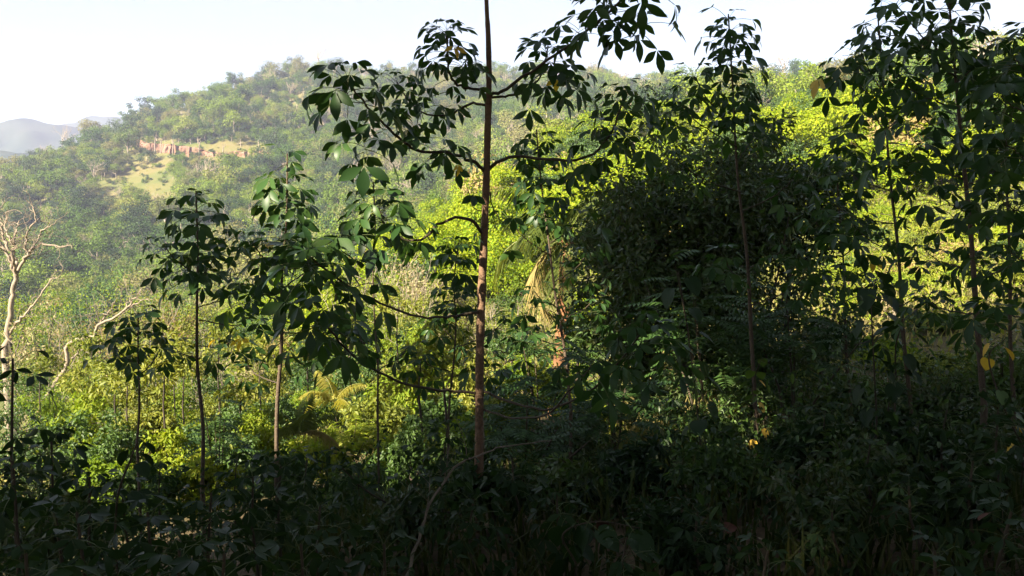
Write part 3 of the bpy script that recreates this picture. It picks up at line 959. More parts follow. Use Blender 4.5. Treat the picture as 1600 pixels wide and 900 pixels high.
# the dense dark tree and its neighbours: trunk, crown of small leaves
def leafy(name, label, px, py_top, y, w_px, mat, bark, seed, clumps=40, per=90, leaf_px=9, cat='tree', group=None, shape=1.0, base_py=None, six=True, low=-.7, fill=.35, asp=.45, droop=.15, lumps=.3):
    """A tree or shrub: crown top at py_top, crown width w_px at depth y, standing on the ground."""
    t = at(px, py_top, y)
    g = gz(t.x, y)
    hgt = max(.5, t.z - g)
    rx = px_len(w_px, y) / 2
    rz = min(hgt * .5, rx * 1.5) * shape
    L = px_len(leaf_px, y)
    zc = hgt - rz
    cm, tm = crown_mesh(name, seed, rx * .86, rz * .86, (mat, bark), clumps, per, L, L * asp, six, lumps, 9, max(.02, rx * .055), -zc - .05, low, fill, True, .3, droop)
    rt = tag(obj(name, None, None, (t.x, y, g)), label, cat, group)
    obj('crown', cm, rt, (0, 0, zc))['kind'] = 'stuff'
    obj('trunk', tm, rt, (0, 0, zc))
    return rt


leafy('bushy_tree', 'big broad dark green bushy tree, behind the pointed rubber tree', 1085, 132, 11, 400, M['dark'], M['dark_bark'], 41, 110, 105, 10.5, low=-.95, fill=.25, lumps=.5)
leafy('bushy_tree', 'dark bushy tree with brownish leaf tips, just beyond the biggest bushy tree', 1240, 152, 12.2, 210, M['dark'], M['dark_bark'], 42, 56, 110, 10.5, low=-.95)
leafy('bushy_tree', 'dark leafy tree tucked against the coconut side of the biggest bushy tree', 1035, 165, 10.8, 250, M['dark'], M['dark_bark'], 45, 50, 135, 10.5, low=-.95, lumps=.5)
leafy('bushy_tree', 'dark leafy tree rising right behind the stem of the pointed rubber tree', 1150, 152, 11.4, 240, M['dark'], M['dark_bark'], 46, 50, 135, 10.5, low=-.95, lumps=.5)
leafy('bushy_tree', 'dark low bushy tree leaning towards the coconut palm', 970, 265, 11.8, 190, M['dark'], M['dark_bark'], 43, 50, 110, 10, low=-.95)
leafy('shrub', 'shaded shrub filling the gap under the two bushy dark trees', 1200, 330, 10, 240, M['dark'], M['dark_bark'], 44, 44, 70, 10, 'shrub', low=-.95)
for q, (px, pt, y, w, mt, lf) in enumerate([(905, 430, 12.5, 150, 'green', 9), (1000, 430, 10.6, 170, 'dark', 10), (1095, 455, 10.2, 190, 'green', 9), (1290, 420, 12, 150, 'dark', 9), (1200, 500, 9.2, 190, 'green', 10),
                                             (1010, 560, 9.4, 150, 'dark', 9), (760, 610, 9, 150, 'green', 9), (1340, 560, 9.2, 150, 'green', 9), (1470, 570, 8.2, 180, 'dark', 10), (1570, 510, 8.4, 170, 'green', 10), (640, 650, 9, 140, 'green', 8),
                                             (540, 700, 8, 150, 'green', 9), (880, 640, 8.4, 160, 'dark', 9), (1110, 620, 8, 170, 'green', 9), (1270, 640, 7.4, 170, 'dark', 9), (60, 640, 9.5, 190, 'dark', 9), (20, 690, 7, 200, 'seedling', 11), (130, 720, 7.2, 170, 'dark', 10)]):
    leafy('shrub', 'shaded leafy shrub in the dark understorey between the rubber trees', px, pt, y, w, M[mt], M['dark_bark'], 440 + q, 30, 70, lf, 'shrub', 'shaded understorey shrubs', fill=.2)


for q, (px, pt, y, w, mt, lf) in enumerate([(985, 705, 5.4, 170, 'seedling', 17), (1120, 735, 5.0, 180, 'green', 14), (1245, 690, 5.6, 170, 'seedling', 16), (1345, 700, 5.2, 180, 'dark', 15), (1445, 670, 5.6, 180, 'seedling', 18), (1545, 640, 5.4, 190, 'dark', 16),
                                             (865, 715, 5.6, 160, 'dark', 14), (770, 750, 5.0, 150, 'seedling', 16), (640, 790, 4.4, 160, 'dark', 14), (1060, 810, 3.8, 170, 'seedling', 18), (1280, 790, 4.0, 180, 'dark', 16), (1500, 780, 3.9, 190, 'seedling', 20), (60, 740, 5.0, 190, 'dark', 15)]):
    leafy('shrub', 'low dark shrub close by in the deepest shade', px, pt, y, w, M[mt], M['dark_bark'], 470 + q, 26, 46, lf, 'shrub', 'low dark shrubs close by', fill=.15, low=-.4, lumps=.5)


def pinnate_crown(name, seed, rx, rz, n_leaf, length, mat, pairs=9):
    rng = np.random.default_rng(seed)
    mb = MB()
    d = rand_dir(n_leaf * 3, rng)
    d = d[d[:, 2] > -.6][:n_leaf]
    C = d * rng.uniform(.3, 1, len(d))[:, None] * np.array([rx, rx, rz])
    for q in range(len(d)):
        az = math.atan2(d[q][0], d[q][1]) + rng.normal() * .5
        h = np.array([math.sin(az), math.cos(az), 0])
        ln = length * rng.uniform(.7, 1.2)
        e = rng.uniform(.0, .7)
        t = np.linspace(.12, 1, pairs)
        ee = e - t * rng.uniform(.5, 1.1)
        P = C[q] + np.cumsum((h[None] * np.cos(ee)[:, None] + np.array([0, 0, 1.0])[None] * np.sin(ee)[:, None]) * ln / pairs, 0)
        T = unit(np.gradient(P, axis=0))
        S = unit(np.cross(T, [0, 0, 1.0]))
        LL = ln * .3 * np.sin(np.pi * (.15 + .75 * t))
        for s in (-1, 1):
            V, Fa = leaves(P, S * s + T * .35 - np.array([0, 0, .15]), np.tile([0, 0, 1.0], (pairs, 1)) + rng.normal(size=(pairs, 3)) * .2, LL, ln * .085, .1, False, .1)
            mb.add(V, Fa)
        mb.tube([C[q], P[pairs // 2], P[-1]], [ln * .008, ln * .006, ln * .003], 3)
    return mb.mesh(name, [mat])


def ferny(label, px, py_top, y, w_px, seed, mat='fern', n=70, leaf_px=60, name='feathery_shrub', pairs=9):
    t = at(px, py_top, y)
    g = gz(t.x, y)
    hgt = max(.4, t.z - g)
    rx = px_len(w_px, y) / 2
    rz = hgt * .46
    cm = pinnate_crown(name, seed, rx * .75, rz * .85, n, px_len(leaf_px, y), M[mat], pairs)
    rng = np.random.default_rng(seed)
    rt = tag(obj(name, None, None, (t.x, y, g)), label, 'shrub')
    obj('crown', cm, rt, (0, 0, hgt - rz))['kind'] = 'stuff'
    for q in range(4):
        mb = MB()
        e = np.array([rng.normal() * rx * .5, rng.normal() * rx * .5, hgt * rng.uniform(.65, .95)])
        mb.tube([(rng.normal() * .03, rng.normal() * .03, -.05), e * np.array([.3, .3, .4]), e * np.array([.7, .7, .75]), e], [.014, .012, .009, .004], 5)
        obj('stem', mb.mesh('stem', [M['twig']]), rt)
    return rt


ferny('feathery dark green shrub in front of the big bushy dark tree', 1110, 365, 8.6, 230, 51, n=110)
ferny('feathery shrub under the thin leaning rubber sapling', 850, 470, 9.0, 170, 52, n=80)
ferny('low feathery fern-like shrub below the bushy dark tree, beside the dry grass', 965, 560, 7.6, 200, 53, n=90)
ferny('feathery shrub in deep shade at the foot of the tall brown trunk', 820, 600, 6.6, 160, 54, n=70)
ferny('feathery shrub next to the sunlit gap under the pointed rubber tree', 1250, 420, 8.4, 200, 55, n=90)
ferny('fresh green feathery shrub low in the sunlit clearing', 545, 640, 15, 120, 56, 'lime', 110, 34)
ferny('small feathery sapling between the slim rubber trees', 335, 600, 13, 70, 57, 'fern', 50, 40)

# ================================================================== mid-distance plants in the sun
G1 = 'sunlit bushes in the valley below the dead white tree'
L1 = 'yellow-green sunlit bush in the valley below the dead white tree'
MID = [  # kind, px, py_top, depth, width px
    ('olive', 10, 410, 56, 170), ('bright', 175, 402, 54, 190), ('olive', 300, 415, 56, 170), ('lime', 60, 440, 50, 150),
    ('dry', 170, 452, 44, 170), ('dry', 85, 500, 40, 150), ('green', 40, 545, 30, 170), ('olive', 250, 490, 40, 130), ('dry', 260, 440, 48, 120),
    ('olive', 345, 510, 36, 140), ('lime', 400, 545, 36, 130), ('lime', 140, 580, 28, 130), ('olive', 215, 575, 27, 110), ('lime', 275, 585, 26, 110),
    ('olive', 330, 600, 24, 110), ('green', 385, 600, 24, 120), ('lime', 100, 640, 23, 100), ('olive', 190, 640, 22, 100), ('dry', 240, 650, 22, 90), ('lime', 300, 650, 21, 100),
    ('bright', 370, 420, 60, 160), ('bright', 420, 400, 62, 150), ('lime', 460, 460, 44, 150), ('dry', 430, 500, 38, 120),
    ('lime', 560, 560, 25, 140), ('olive', 620, 575, 24, 120), ('lime', 500, 600, 23, 110), ('green', 610, 640, 18, 110), ('olive', 660, 600, 20, 110), ('lime', 700, 560, 24, 120), ('green', 430, 640, 20, 100),
    ('lime', 610, 385, 32, 130), ('olive', 655, 440, 28, 120), ('beige', 690, 415, 33, 110), ('lime', 560, 470, 34, 120), ('lime', 610, 500, 30, 110), ('olive', 730, 430, 36, 120), ('lime', 790, 400, 40, 120), ('green', 800, 440, 30, 90),
    ('green', 800, 500, 24, 120), ('lime', 820, 560, 19, 110), ('olive', 740, 560, 18, 110), ('bright', 920, 300, 30, 120), ('bright', 925, 410, 24, 100), ('lime', 910, 500, 19, 100), ('olive', 660, 660, 15, 110),
    ('bright', 1330, 290, 48, 130), ('lime', 1385, 330, 40, 130), ('bright', 1480, 320, 44, 150), ('lime', 1420, 470, 26, 140), ('dry', 1470, 440, 28, 130), ('bright', 1590, 340, 40, 130), ('olive', 1360, 500, 24, 110), ('lime', 1520, 470, 25, 130),
    ('lime', 1030, 595, 14, 110), ('lime', 1160, 600, 12.5, 150), ('olive', 1250, 560, 15, 120), ('lime', 1400, 560, 16, 110), ('olive', 1480, 560, 15, 120), ('bright', 1050, 470, 22, 120), ('bright', 1280, 260, 60, 120), ('green', 1345, 400, 30, 110), ('olive', 1440, 390, 33, 120), ('bright', 1530, 400, 32, 130), ('dry', 1400, 420, 29, 100), ('lime', 1340, 450, 24, 100), ('green', 1580, 440, 28, 120), ('dry', 1500, 430, 30, 90)]
MID += [('lime', 120, 610, 19, 120), ('green', 165, 630, 17, 110), ('olive', 235, 600, 18, 110), ('lime', 285, 640, 16, 110), ('green', 350, 630, 16, 120), ('lime', 400, 620, 17, 110), ('green', 455, 590, 20, 110), ('lime', 500, 660, 14, 120),
        ('olive', 590, 600, 16, 130), ('lime', 640, 560, 19, 120), ('green', 690, 610, 15, 120), ('lime', 610, 690, 12, 120), ('olive', 680, 690, 11.5, 120), ('lime', 740, 640, 13, 110), ('green', 560, 520, 24, 120), ('lime', 660, 500, 25, 110),
        ('green', 480, 500, 30, 110), ('lime', 520, 430, 40, 120), ('bright', 600, 350, 55, 130), ('bright', 690, 340, 50, 120), ('bright', 800, 330, 46, 140), ('green', 720, 380, 44, 90), ('bright', 860, 290, 50, 130), ('green', 30, 600, 22, 150),
        ('lime', 85, 570, 26, 120), ('olive', 130, 500, 36, 130), ('green', 210, 520, 33, 110), ('lime', 870, 560, 15, 120), ('olive', 790, 600, 13, 110), ('lime', 930, 600, 13, 110), ('lime', 1080, 660, 10.5, 110), ('olive', 1010, 680, 10.5, 110),
        ('bright', 1310, 330, 40, 130), ('green', 1360, 360, 36, 120), ('bright', 1420, 350, 38, 140), ('olive', 1470, 380, 34, 120), ('bright', 1540, 340, 42, 140), ('green', 1600, 390, 32, 140), ('bright', 1370, 270, 55, 130), ('bright', 1450, 280, 52, 140), ('green', 1520, 290, 50, 120),
        ('bright', 1590, 280, 50, 140), ('lime', 1330, 410, 28, 110), ('olive', 1560, 460, 24, 130), ('green', 1460, 500, 20, 120), ('lime', 1380, 530, 17, 110), ('green', 60, 520, 38, 110), ('green', 145, 545, 32, 110), ('green', 300, 495, 37, 120), ('green', 365, 475, 42, 110), ('green', 425, 465, 40, 100), ('green', 480, 545, 26, 110), ('green', 535, 590, 21, 110), ('green', 250, 620, 20, 100), ('green', 95, 625, 19, 110),
        ('green', 325, 560, 27, 100), ('olive', 420, 560, 26, 100), ('green', 580, 440, 36, 100), ('green', 650, 470, 27, 90), ('green', 440, 690, 12, 120), ('lime', 330, 690, 12.5, 110), ('green', 230, 700, 12, 110), ('lime', 160, 690, 13, 110)]
KLAB = {'olive': 'olive green', 'bright': 'bright yellow-green', 'lime': 'light green', 'dry': 'dry brownish', 'beige': 'pale beige large-leaved', 'green': 'mid green'}
for q, (kd, px, pt, y, w) in enumerate(MID):
    zone = ('in the sunny valley by the dead white tree' if px < 250 else 'in the clearing behind the slim rubber trees' if px < 480 else
            'in the clearing behind the tall brown trunk' if px < 840 else 'showing past the bushy dark tree' if px < 1300 else 'in the sunlit gap behind the stout rubber tree')
    lf = max(3.4, min(9, 125 / y)) * (1.5 if kd == 'beige' else 1)
    leafy('bush', f"{KLAB[kd]} bush {zone}", px, pt, y, w, M[kd], M['dark_bark'], 200 + q, 34, 92, lf, 'bush', f"{KLAB[kd]} bushes {zone}", 1.0, six=y < 20, fill=.3, asp=.55)

# slender sapling stems with small tufts in the clearing
for q, (px, pb, pt, y) in enumerate([(178, 700, 560, 19), (197, 700, 575, 18), (255, 720, 560, 16), (122, 690, 590, 22), (228, 690, 600, 19), (285, 705, 570, 18), (655, 700, 560, 13), (692, 690, 520, 14), (375, 700, 590, 17), (160, 700, 600, 20), (140, 690, 540, 24), (340, 700, 520, 22), (405, 700, 540, 20), (480, 700, 530, 21), (545, 690, 500, 22), (620, 690, 470, 23), (60, 680, 560, 25), (270, 690, 520, 24)]):
    a_, t_ = at(px, pb, y), at(px + 3, pt, y)
    b0 = Vector((a_.x, y, gz(a_.x, y) - .05))
    rt = tag(obj('slender_sapling', None, None, b0), 'slender bare-stemmed sapling with a small leafy tuft in the clearing', 'sapling', 'slender saplings in the clearing')
    dv = t_ - b0
    mb = MB()
    mb.tube([(0, 0, 0), (dv.x * .3 + .05, 0, dv.z * .35), (dv.x * .7 - .04, 0, dv.z * .7), (dv.x, 0, dv.z)], [.03, .025, .02, .01], 5)
    obj('trunk', mb.mesh('trunk', [M['dark_bark']]), rt)
    cm, _ = crown_mesh('tuft', 300 + q, .55, .7, (M['olive'], None), 12, 34, .13, .06, True, stem=False)
    obj('crown', cm, rt, (dv.x, 0, dv.z - .2))['kind'] = 'stuff'


# dry, almost leafless shrubs
for q, (px, pt, y, w) in enumerate([(640, 400, 30, 90), (690, 440, 28, 80), (300, 540, 30, 80), (385, 545, 28, 80), (1450, 405, 28, 100), (1500, 420, 27, 90), (1395, 470, 22, 80), (1040, 640, 12, 80), (210, 455, 38, 90), (60, 480, 36, 90), (560, 410, 36, 80), (790, 470, 26, 80)]):
    t = at(px, pt, y)
    g = gz(t.x, y)
    hgt = max(.6, t.z - g)
    r_ = np.random.default_rng(900 + q)
    zone = 'by the dead white tree' if px < 250 else 'behind the slim rubber trees' if px < 480 else 'behind the tall brown trunk' if px < 900 else 'near the stout rubber tree'
    rt = tag(obj('twiggy_shrub', None, None, (t.x, y, g - .05)), 'dry leafless twiggy shrub ' + zone, 'shrub', 'dry twiggy shrubs ' + zone)
    for k_ in range(5):
        mb = MB()
        tips = []
        grow(r_, mb, (0, 0, 0), (r_.normal() * .35, r_.normal() * .35, 1), hgt * .45, px_len(2.4, y) / 2, 3, .5, .35, 5, (2, 3), tips, .12)
        obj('stem', mb.mesh('stem', [M['grey_twig']]), rt)
    cm, _ = crown_mesh('dry_tuft', 920 + q, px_len(w, y) / 2, hgt * .35, (M['olive'] if q % 3 else M['beige'], None), 16, 40, px_len(6, y), px_len(3, y), False, stem=False, fill=.3)
    obj('crown', cm, rt, (0, 0, hgt * .72))['kind'] = 'stuff'


# ---------------------------------------------------------------- dead white trees on the left
def dead_tree(label, pts_px, width, limbs, y, seed, twig_depth=2, name='dead_tree'):
    rng = np.random.default_rng(seed)
    path = smooth_path(pts_px, 16)
    x, yy = path[0][0], path[0][1]
    b0 = np.array([x, yy, gz(x, yy) - .1])
    rt = tag(obj(name, None, None, b0), label, 'tree')
    full = np.vstack([[b0], path]) if path[0][2] > b0[2] else path
    mb = MB()
    full[1:-1] += rng.normal(size=(len(full) - 2, 3)) * px_len(1.1, y)
    mb.tube(full - b0, np.interp(np.linspace(0, 1, len(full)), np.linspace(0, 1, len(width)), width) / 2 * y / F, 8)
    obj('trunk', mb.mesh('trunk', [M['pale_bark']]), rt)
    for (lp, w0, w1) in limbs:
        lpath = smooth_path(lp, 16)
        lpath[1:-1] += rng.normal(size=(len(lpath) - 2, 3)) * px_len(1.3, y)
        mb = MB()
        mb.tube(lpath - b0, np.linspace(w0, w1, len(lpath)) / 2 * y / F, 6)
        for q in range(3, len(lpath)):
            if rng.random() < .62 or q == len(lpath) - 1:
                d = unit(lpath[q] - lpath[q - 1]) + rng.normal(size=3) * .6
                grow(rng, mb, lpath[q] - b0, d, px_len(rng.uniform(8, 24), y), w1 / 2 * y / F * .7, twig_depth, .75, .15, 4, wob=.3)
        obj('limb', mb.mesh('limb', [M['pale_bark']]), rt)
    return rt


Y = 44
dead_tree('dead white tree with forked bare limbs at the edge of the view', [(8, 560, Y), (14, 500, Y), (22, 455, Y), (26, 425, Y)], [11, 8.5, 7.5, 7], [
    ([(26, 430, Y), (15, 405, Y), (5, 385, Y), (-8, 372, Y)], 5.5, 3),
    ([(26, 428, Y), (18, 400, Y - 1), (8, 375, Y - 1), (2, 350, Y - 1), (-6, 325, Y - 1)], 5.5, 2.2),
    ([(27, 425, Y), (24, 405, Y + 1), (22, 385, Y + 1), (24, 365, Y + 1), (30, 345, Y + 1.5)], 5.5, 1.8),
    ([(28, 424, Y), (36, 408, Y), (44, 398, Y), (56, 386, Y), (68, 382, Y), (92, 386, Y), (110, 383, Y)], 5.5, 1.8),
    ([(32, 414, Y), (42, 402, Y + 1), (48, 388, Y + 1), (58, 372, Y + 2), (70, 358, Y + 2), (85, 350, Y + 2)], 4.5, 1.8),
    ([(44, 398, Y), (40, 380, Y), (46, 362, Y), (56, 340, Y), (50, 320, Y)], 4, 1.5),
    ([(22, 385, Y + 1), (14, 370, Y + 1), (8, 352, Y + 2), (14, 330, Y + 2)], 3.4, 1.5),
    ([(17, 520, Y), (28, 500, Y - 1), (45, 485, Y - 1), (60, 470, Y - 1), (76, 440, Y - 1), (90, 434, Y - 1)], 4.5, 1.5)], Y, 3)
Y = 30
dead_tree('pale leaning dead trunk bending across the dry bushes', [(70, 625, Y), (92, 592, Y), (104, 565, Y), (104, 545, Y), (112, 535, Y), (128, 530, Y), (146, 524, Y), (155, 508, Y), (175, 498, Y), (196, 482, Y), (206, 470, Y)],
          [7, 7, 6.5, 6, 6, 5, 4.2, 3.5, 2.5], [
    ([(155, 510, Y), (162, 495, Y), (172, 485, Y), (180, 470, Y)], 2.8, 1.2),
    ([(196, 482, Y), (204, 468, Y + .5), (214, 462, Y + .5), (222, 450, Y + .5)], 2.4, 1.1),
    ([(196, 482, Y), (208, 478, Y), (222, 470, Y), (236, 468, Y)], 2.4, 1.1),
    ([(112, 560, Y - .5), (124, 548, Y - .5), (140, 542, Y - .5), (156, 538, Y - .5)], 2.8, 1.2)], Y, 8, 2)


# ---------------------------------------------------------------- palms
def palm(label, px, py_top, y, trunk_w, n, length, seed, mat='palm', lean=.2, name='coconut_palm', droop=1.6, el=(75, -20), cat='palm', trunk=True, hang=.7, sub=.0, w=.016, leafn=34):
    rng = np.random.default_rng(seed)
    t = at(px, py_top, y)
    g = gz(t.x, y)
    rt = tag(obj(name, None, None, (t.x, y, g)), label, cat)
    h = max(.15, t.z - g - sub)
    if trunk:
        mb = MB()
        k = 12
        zz = np.linspace(-.1, h, k)
        r = px_len(trunk_w, y) / 2 * (1 + .5 * np.exp(-np.linspace(0, 6, k))) * (1 + .05 * (np.arange(k) % 2))
        mb.tube(np.stack([np.sin(zz / h * 1.4) * lean, zz * 0, zz], 1), r, 9)
        obj('trunk', mb.mesh('trunk', [M['palm_bark']]), rt)
    top = np.array([math.sin(1.4) * lean if trunk else 0, 0, h])
    for q in range(n):
        mb = MB()
        tt = (q + .5) / n
        frond_mb(mb, top, q * 2.4 + seed, R(el[0] + (el[1] - el[0]) * tt), length * rng.uniform(.85, 1.1), droop * (.7 + .5 * tt), leafn, .3, 0, w, hang, rng)
        obj('frond', mb.mesh('frond', [M['dry'] if tt > .88 and mat != 'palm_yellow' else M[mat]]), rt)
    return rt


palm('young coconut palm with drooping fronds and orange-brown trunk behind the thin rubber sapling', 872, 375, 17, 24, 14, 2.3, 61, w=.011, leafn=30)
palm('yellowish young palm clump low in the clearing behind the slim rubber tree', 522, 565, 17, 10, 6, .95, 62, 'palm_yellow', 0, 'palm_seedling', 1.2, (80, 20), trunk=False, sub=.9)
palm('light green palm seedling with upright fronds beside the slim rubber trunk', 468, 670, 13, 8, 7, .8, 63, 'palm', 0, 'palm_seedling', 1.0, (82, 25), trunk=False, sub=.1)

# ================================================================== bright spur in the middle distance
rng = np.random.default_rng(77)
SPUR = []


def visible(px, y, z):
    """Would a point this high show above the ground between it and the camera?"""
    x = (px - 800) / F * y
    t = np.linspace(.05, .97, 40)
    el = (z - EYE) / y
    return bool(np.all((H(x * t, y * t) - EYE + .3) / (y * t) <= el))


SP_MESH = []
for q in range(7):
    cm, tm = crown_mesh('spur_bush', 500 + q, 1.0, .85, (M['bright'], M['dark_bark']), 26, 200, .085, .055, False, .35, 6, .05, -1.0, -.4, .4, True, .32, .1, 1.8, .5)
    SP_MESH.append((cm, tm))
SPL = []
for q in range(4):
    cm, tm = crown_mesh('spur_shrub', 520 + q, 1.0, .9, (M['green'], M['dark_bark']), 28, 130, .10, .06, False, .35, 6, .05, -1.0, -.4, .4, True, .32, .1, 1.8, .5)
    SPL.append((cm, tm))
SPD = []
for q in range(3):
    cm, tm = crown_mesh('spur_dry', 530 + q, 1.0, .9, (M['dry'], M['grey_twig']), 22, 40, .15, .08, False, .35, 9, .05, -1.0, -.4, .4)
    SPD.append((cm, tm))
n_sp = 0
tries = 0
while n_sp < 290 and tries < 6000:
    tries += 1
    px = rng.uniform(380, 1680)
    y = math.exp(rng.uniform(math.log(40), math.log(190)))
    if px < 560 and y > 75 or px < 470 and y > 60:
        continue
    x = (px - 800) / F * y
    g = gz(x, y)
    s = rng.uniform(1.1, 2.3) * (1 + .004 * y)
    if not visible(px, y, g + s * 1.5):
        continue
    ppx, ppy = pix(x, y, g + s)
    if any((ppx - a) ** 2 + ((ppy - b_) * 1.6) ** 2 < (9 + 300 / y) ** 2 for a, b_ in SPUR):
        continue
    SPUR.append((ppx, ppy))
    u = rng.random()
    src, lab, grp = ((SP_MESH, 'bright yellow-green bush on the sunlit spur behind the rubber trees', 'bright bushes on the sunlit spur') if u < .7 else
                     (SPL, 'darker green shrub among the bright bushes of the sunlit spur', 'darker shrubs on the sunlit spur') if u < .92 else
                     (SPD, 'dry twiggy shrub among the bright bushes of the sunlit spur', 'dry shrubs on the sunlit spur'))
    cm, tm = src[rng.integers(len(src))]
    zn = ('behind the slim trees' if ppx < 560 else 'left of the tall trunk' if ppx < 757 else 'right of the tall trunk' if ppx < 900 else
          'above the bushy tree' if ppx < 1330 else 'behind the stout tree')
    sz = 'large ' if s * F / y > 45 else 'small ' if s * F / y < 26 else ''
    lab = sz + {'br': 'bright yellow bush', 'da': 'darker green shrub', 'dr': 'dry twiggy shrub'}[lab[:2]] + ' on the spur ' + zn
    grp = lab
    rt = tag(obj('spur_bush', None, None, (x, y, g + s * .75), (0, 0, rng.uniform(0, 6.28)), (s, s, s * rng.uniform(.8, 1.15))), lab, 'bush', grp)
    obj('crown', cm, rt)['kind'] = 'stuff'
    obj('trunk', tm, rt)
    n_sp += 1

# ================================================================== the wooded hill
HT = []
for q in range(8):
    rxz = [(1, .9), (1, 1.15), (1.1, .8), (.9, 1.3), (1, 1), (1.2, .75), (.85, 1.1), (1, .95)][q]
    cm, tm = crown_mesh('hill_tree', 600 + q, rxz[0], rxz[1], (M['hill'], M['grey_twig']), 13, 150, .105, .07, False, .45, 5, .07, -1.9, -.4, .5, True, .42, .1, 2.4, .4)
    HT.append(one_mesh(cm, tm, 'hill_tree', [M['hill'], M['grey_twig']]))
HD = []
for q in range(3):
    cm, tm = crown_mesh('hill_dark_tree', 620 + q, 1, 1.05, (M['hill_dark'], M['grey_twig']), 14, 150, .105, .07, False, .4, 5, .07, -1.9, -.5, .5, True, .42, .1, 2.4, .4)
    HD.append(one_mesh(cm, tm, 'hill_tree', [M['hill_dark'], M['grey_twig']]))
HB = []
for q in range(3):
    mb = MB()
    r_ = np.random.default_rng(630 + q)
    mb.tube([(0, 0, -1.6), (.03, 0, -.8), (0, .02, -.2)], [.06, .05, .045], 5)
    for _ in range(5):
        grow(r_, mb, (0, .02, -.3), (r_.normal() * .6, r_.normal() * .6, 1), .75, .035, 3, .6, .3, 4)
    HB.append(mb.mesh('bare_tree', [M['grey_twig']]))
HP = []
for q in range(3):
    mb = MB()
    mb.tube([(0, 0, -2.4), (.08, 0, -1.2), (.1, 0, 0)], [.07, .055, .05], 5, 1)
    for k_ in range(13):
        frond_mb(mb, (.1, 0, 0), k_ * 2.4, R(70 - k_ * 8), 1.1, 1.5, 9, .3, 0, .05, .6)
    HP.append(mb.mesh('coconut_palm', [M['palm'], M['pale_bark']]))

CLEAR = [(225, 284, 44, 24), (172, 294, 20, 12), (240, 258, 40, 8)]     # dry grass clearings, in pixels


def in_clearing(px, py):
    return any(((px - a) / w) ** 2 + ((py - b_) / h) ** 2 < 1 for a, b_, w, h in CLEAR) or (205 < px < 445 and 224 + (px - 200) * .05 < py < 245 + (px - 200) * .02)


cand = []
rng = np.random.default_rng(88)
for _ in range(16000):
    px = rng.uniform(-260, 1860)
    y = rng.uniform(105, 620)
    x = (px - 800) / F * y
    g = gz(x, y)
    s = rng.uniform(1.6, 4.0)
    if rng.random() < .15:
        s *= 1.5
    if y < 190 and px > 600:
        s *= .7
    if not visible(px, y, g + s * 2.4):
        continue
    ppx, ppy = pix(x, y, g + s)
    if in_clearing(ppx, ppy) or in_clearing(*pix(x, y, g)):
        continue
    rp = 3.6 + .22 * s * F / y
    cand.append((ppx, ppy, x, y, g, s, rp))
# thin out so that the crowns overlap evenly in the view
grid = {}
KEEP = []
for c in sorted(cand, key=lambda c: c[3]):
    kx, ky = int(c[0] // 12), int(c[1] // 12)
    ok = True
    for a in (-1, 0, 1):
        for b_ in (-1, 0, 1):
            for d in grid.get((kx + a, ky + b_), ()):
                if (d[0] - c[0]) ** 2 + ((d[1] - c[1]) * 1.5) ** 2 < c[6] ** 2:
                    ok = False
    if ok:
        grid.setdefault((kx, ky), []).append(c)
        KEEP.append(c)
print('hill trees', len(KEEP), 'candidates', len(cand))
inview = [c for c in KEEP if -10 < c[0] < 1610 and c[1] > 40]
inview.sort(key=lambda c: -c[5] / c[3])
big = set(id(c) for c in inview[:280])
forest = [[], []]
nb = 0
for c in KEEP:
    ppx, ppy, x, y, g, s, rp = c
    if id(c) in big:
        zn = ('on the slope by the dead tree' if ppx < 200 and ppy > 240 else 'on the left shoulder of the hill' if ppx < 200 else 'above the red earth bank' if ppx < 460 and ppy < 235 else
              'below the red earth bank' if ppx < 460 else 'on the hill left of the tall trunk' if ppx < 757 else 'on the hill right of the tall trunk' if ppx < 1000 else 'on the ridge above the bushy tree' if ppx < 1330 else 'on the ridge behind the stout tree')
        palmy = 230 < ppx < 520 and 235 < ppy < 330 and rng.random() < .6
        u = rng.random()
        rz_ = rng.uniform(0, 6.28)
        if palmy:
            tag(obj('coconut_palm', HP[rng.integers(3)], None, (x, y, g + s * 1.5), (0, 0, rz_), s * .8), 'small coconut palm below the red earth bank on the far hill', 'palm', 'coconut palms on the far hill')
        elif u < .06:
            tag(obj('bare_tree', HB[rng.integers(3)], None, (x, y, g + s * 1.2), (0, 0, rz_), s * .9), 'leafless grey tree ' + zn, 'tree', 'leafless trees ' + zn)
        elif u < .2:
            tag(obj('hill_tree', HD[rng.integers(3)], None, (x, y, g + s * 1.2), (0, 0, rz_), s), 'dark green tree crown ' + zn, 'tree', 'dark tree crowns ' + zn)
        else:
            tag(obj('hill_tree', HT[rng.integers(8)], None, (x, y, g + s * 1.2), (0, 0, rz_), s), 'pale green tree crown ' + zn, 'tree', 'pale tree crowns ' + zn)
    else:
        forest[0].append((x, y, g + s * 1.15, s))
for _ in range(900):
    px, y = rng.uniform(130, 430), rng.uniform(260, 430)
    x = (px - 800) / F * y
    g = gz(x, y)
    ppx, ppy = pix(x, y, g)
    if in_clearing(ppx, ppy) and rng.random() < .8 and ppy > 205 + (px - 195) * .16 or (190 < ppx < 440 and 200 < ppy < 226):
        sc_ = rng.uniform(.5, 1.3) if ppy > 226 else rng.uniform(1.0, 2.2)
        forest[0].append((x, y, g + sc_ * .5, sc_))
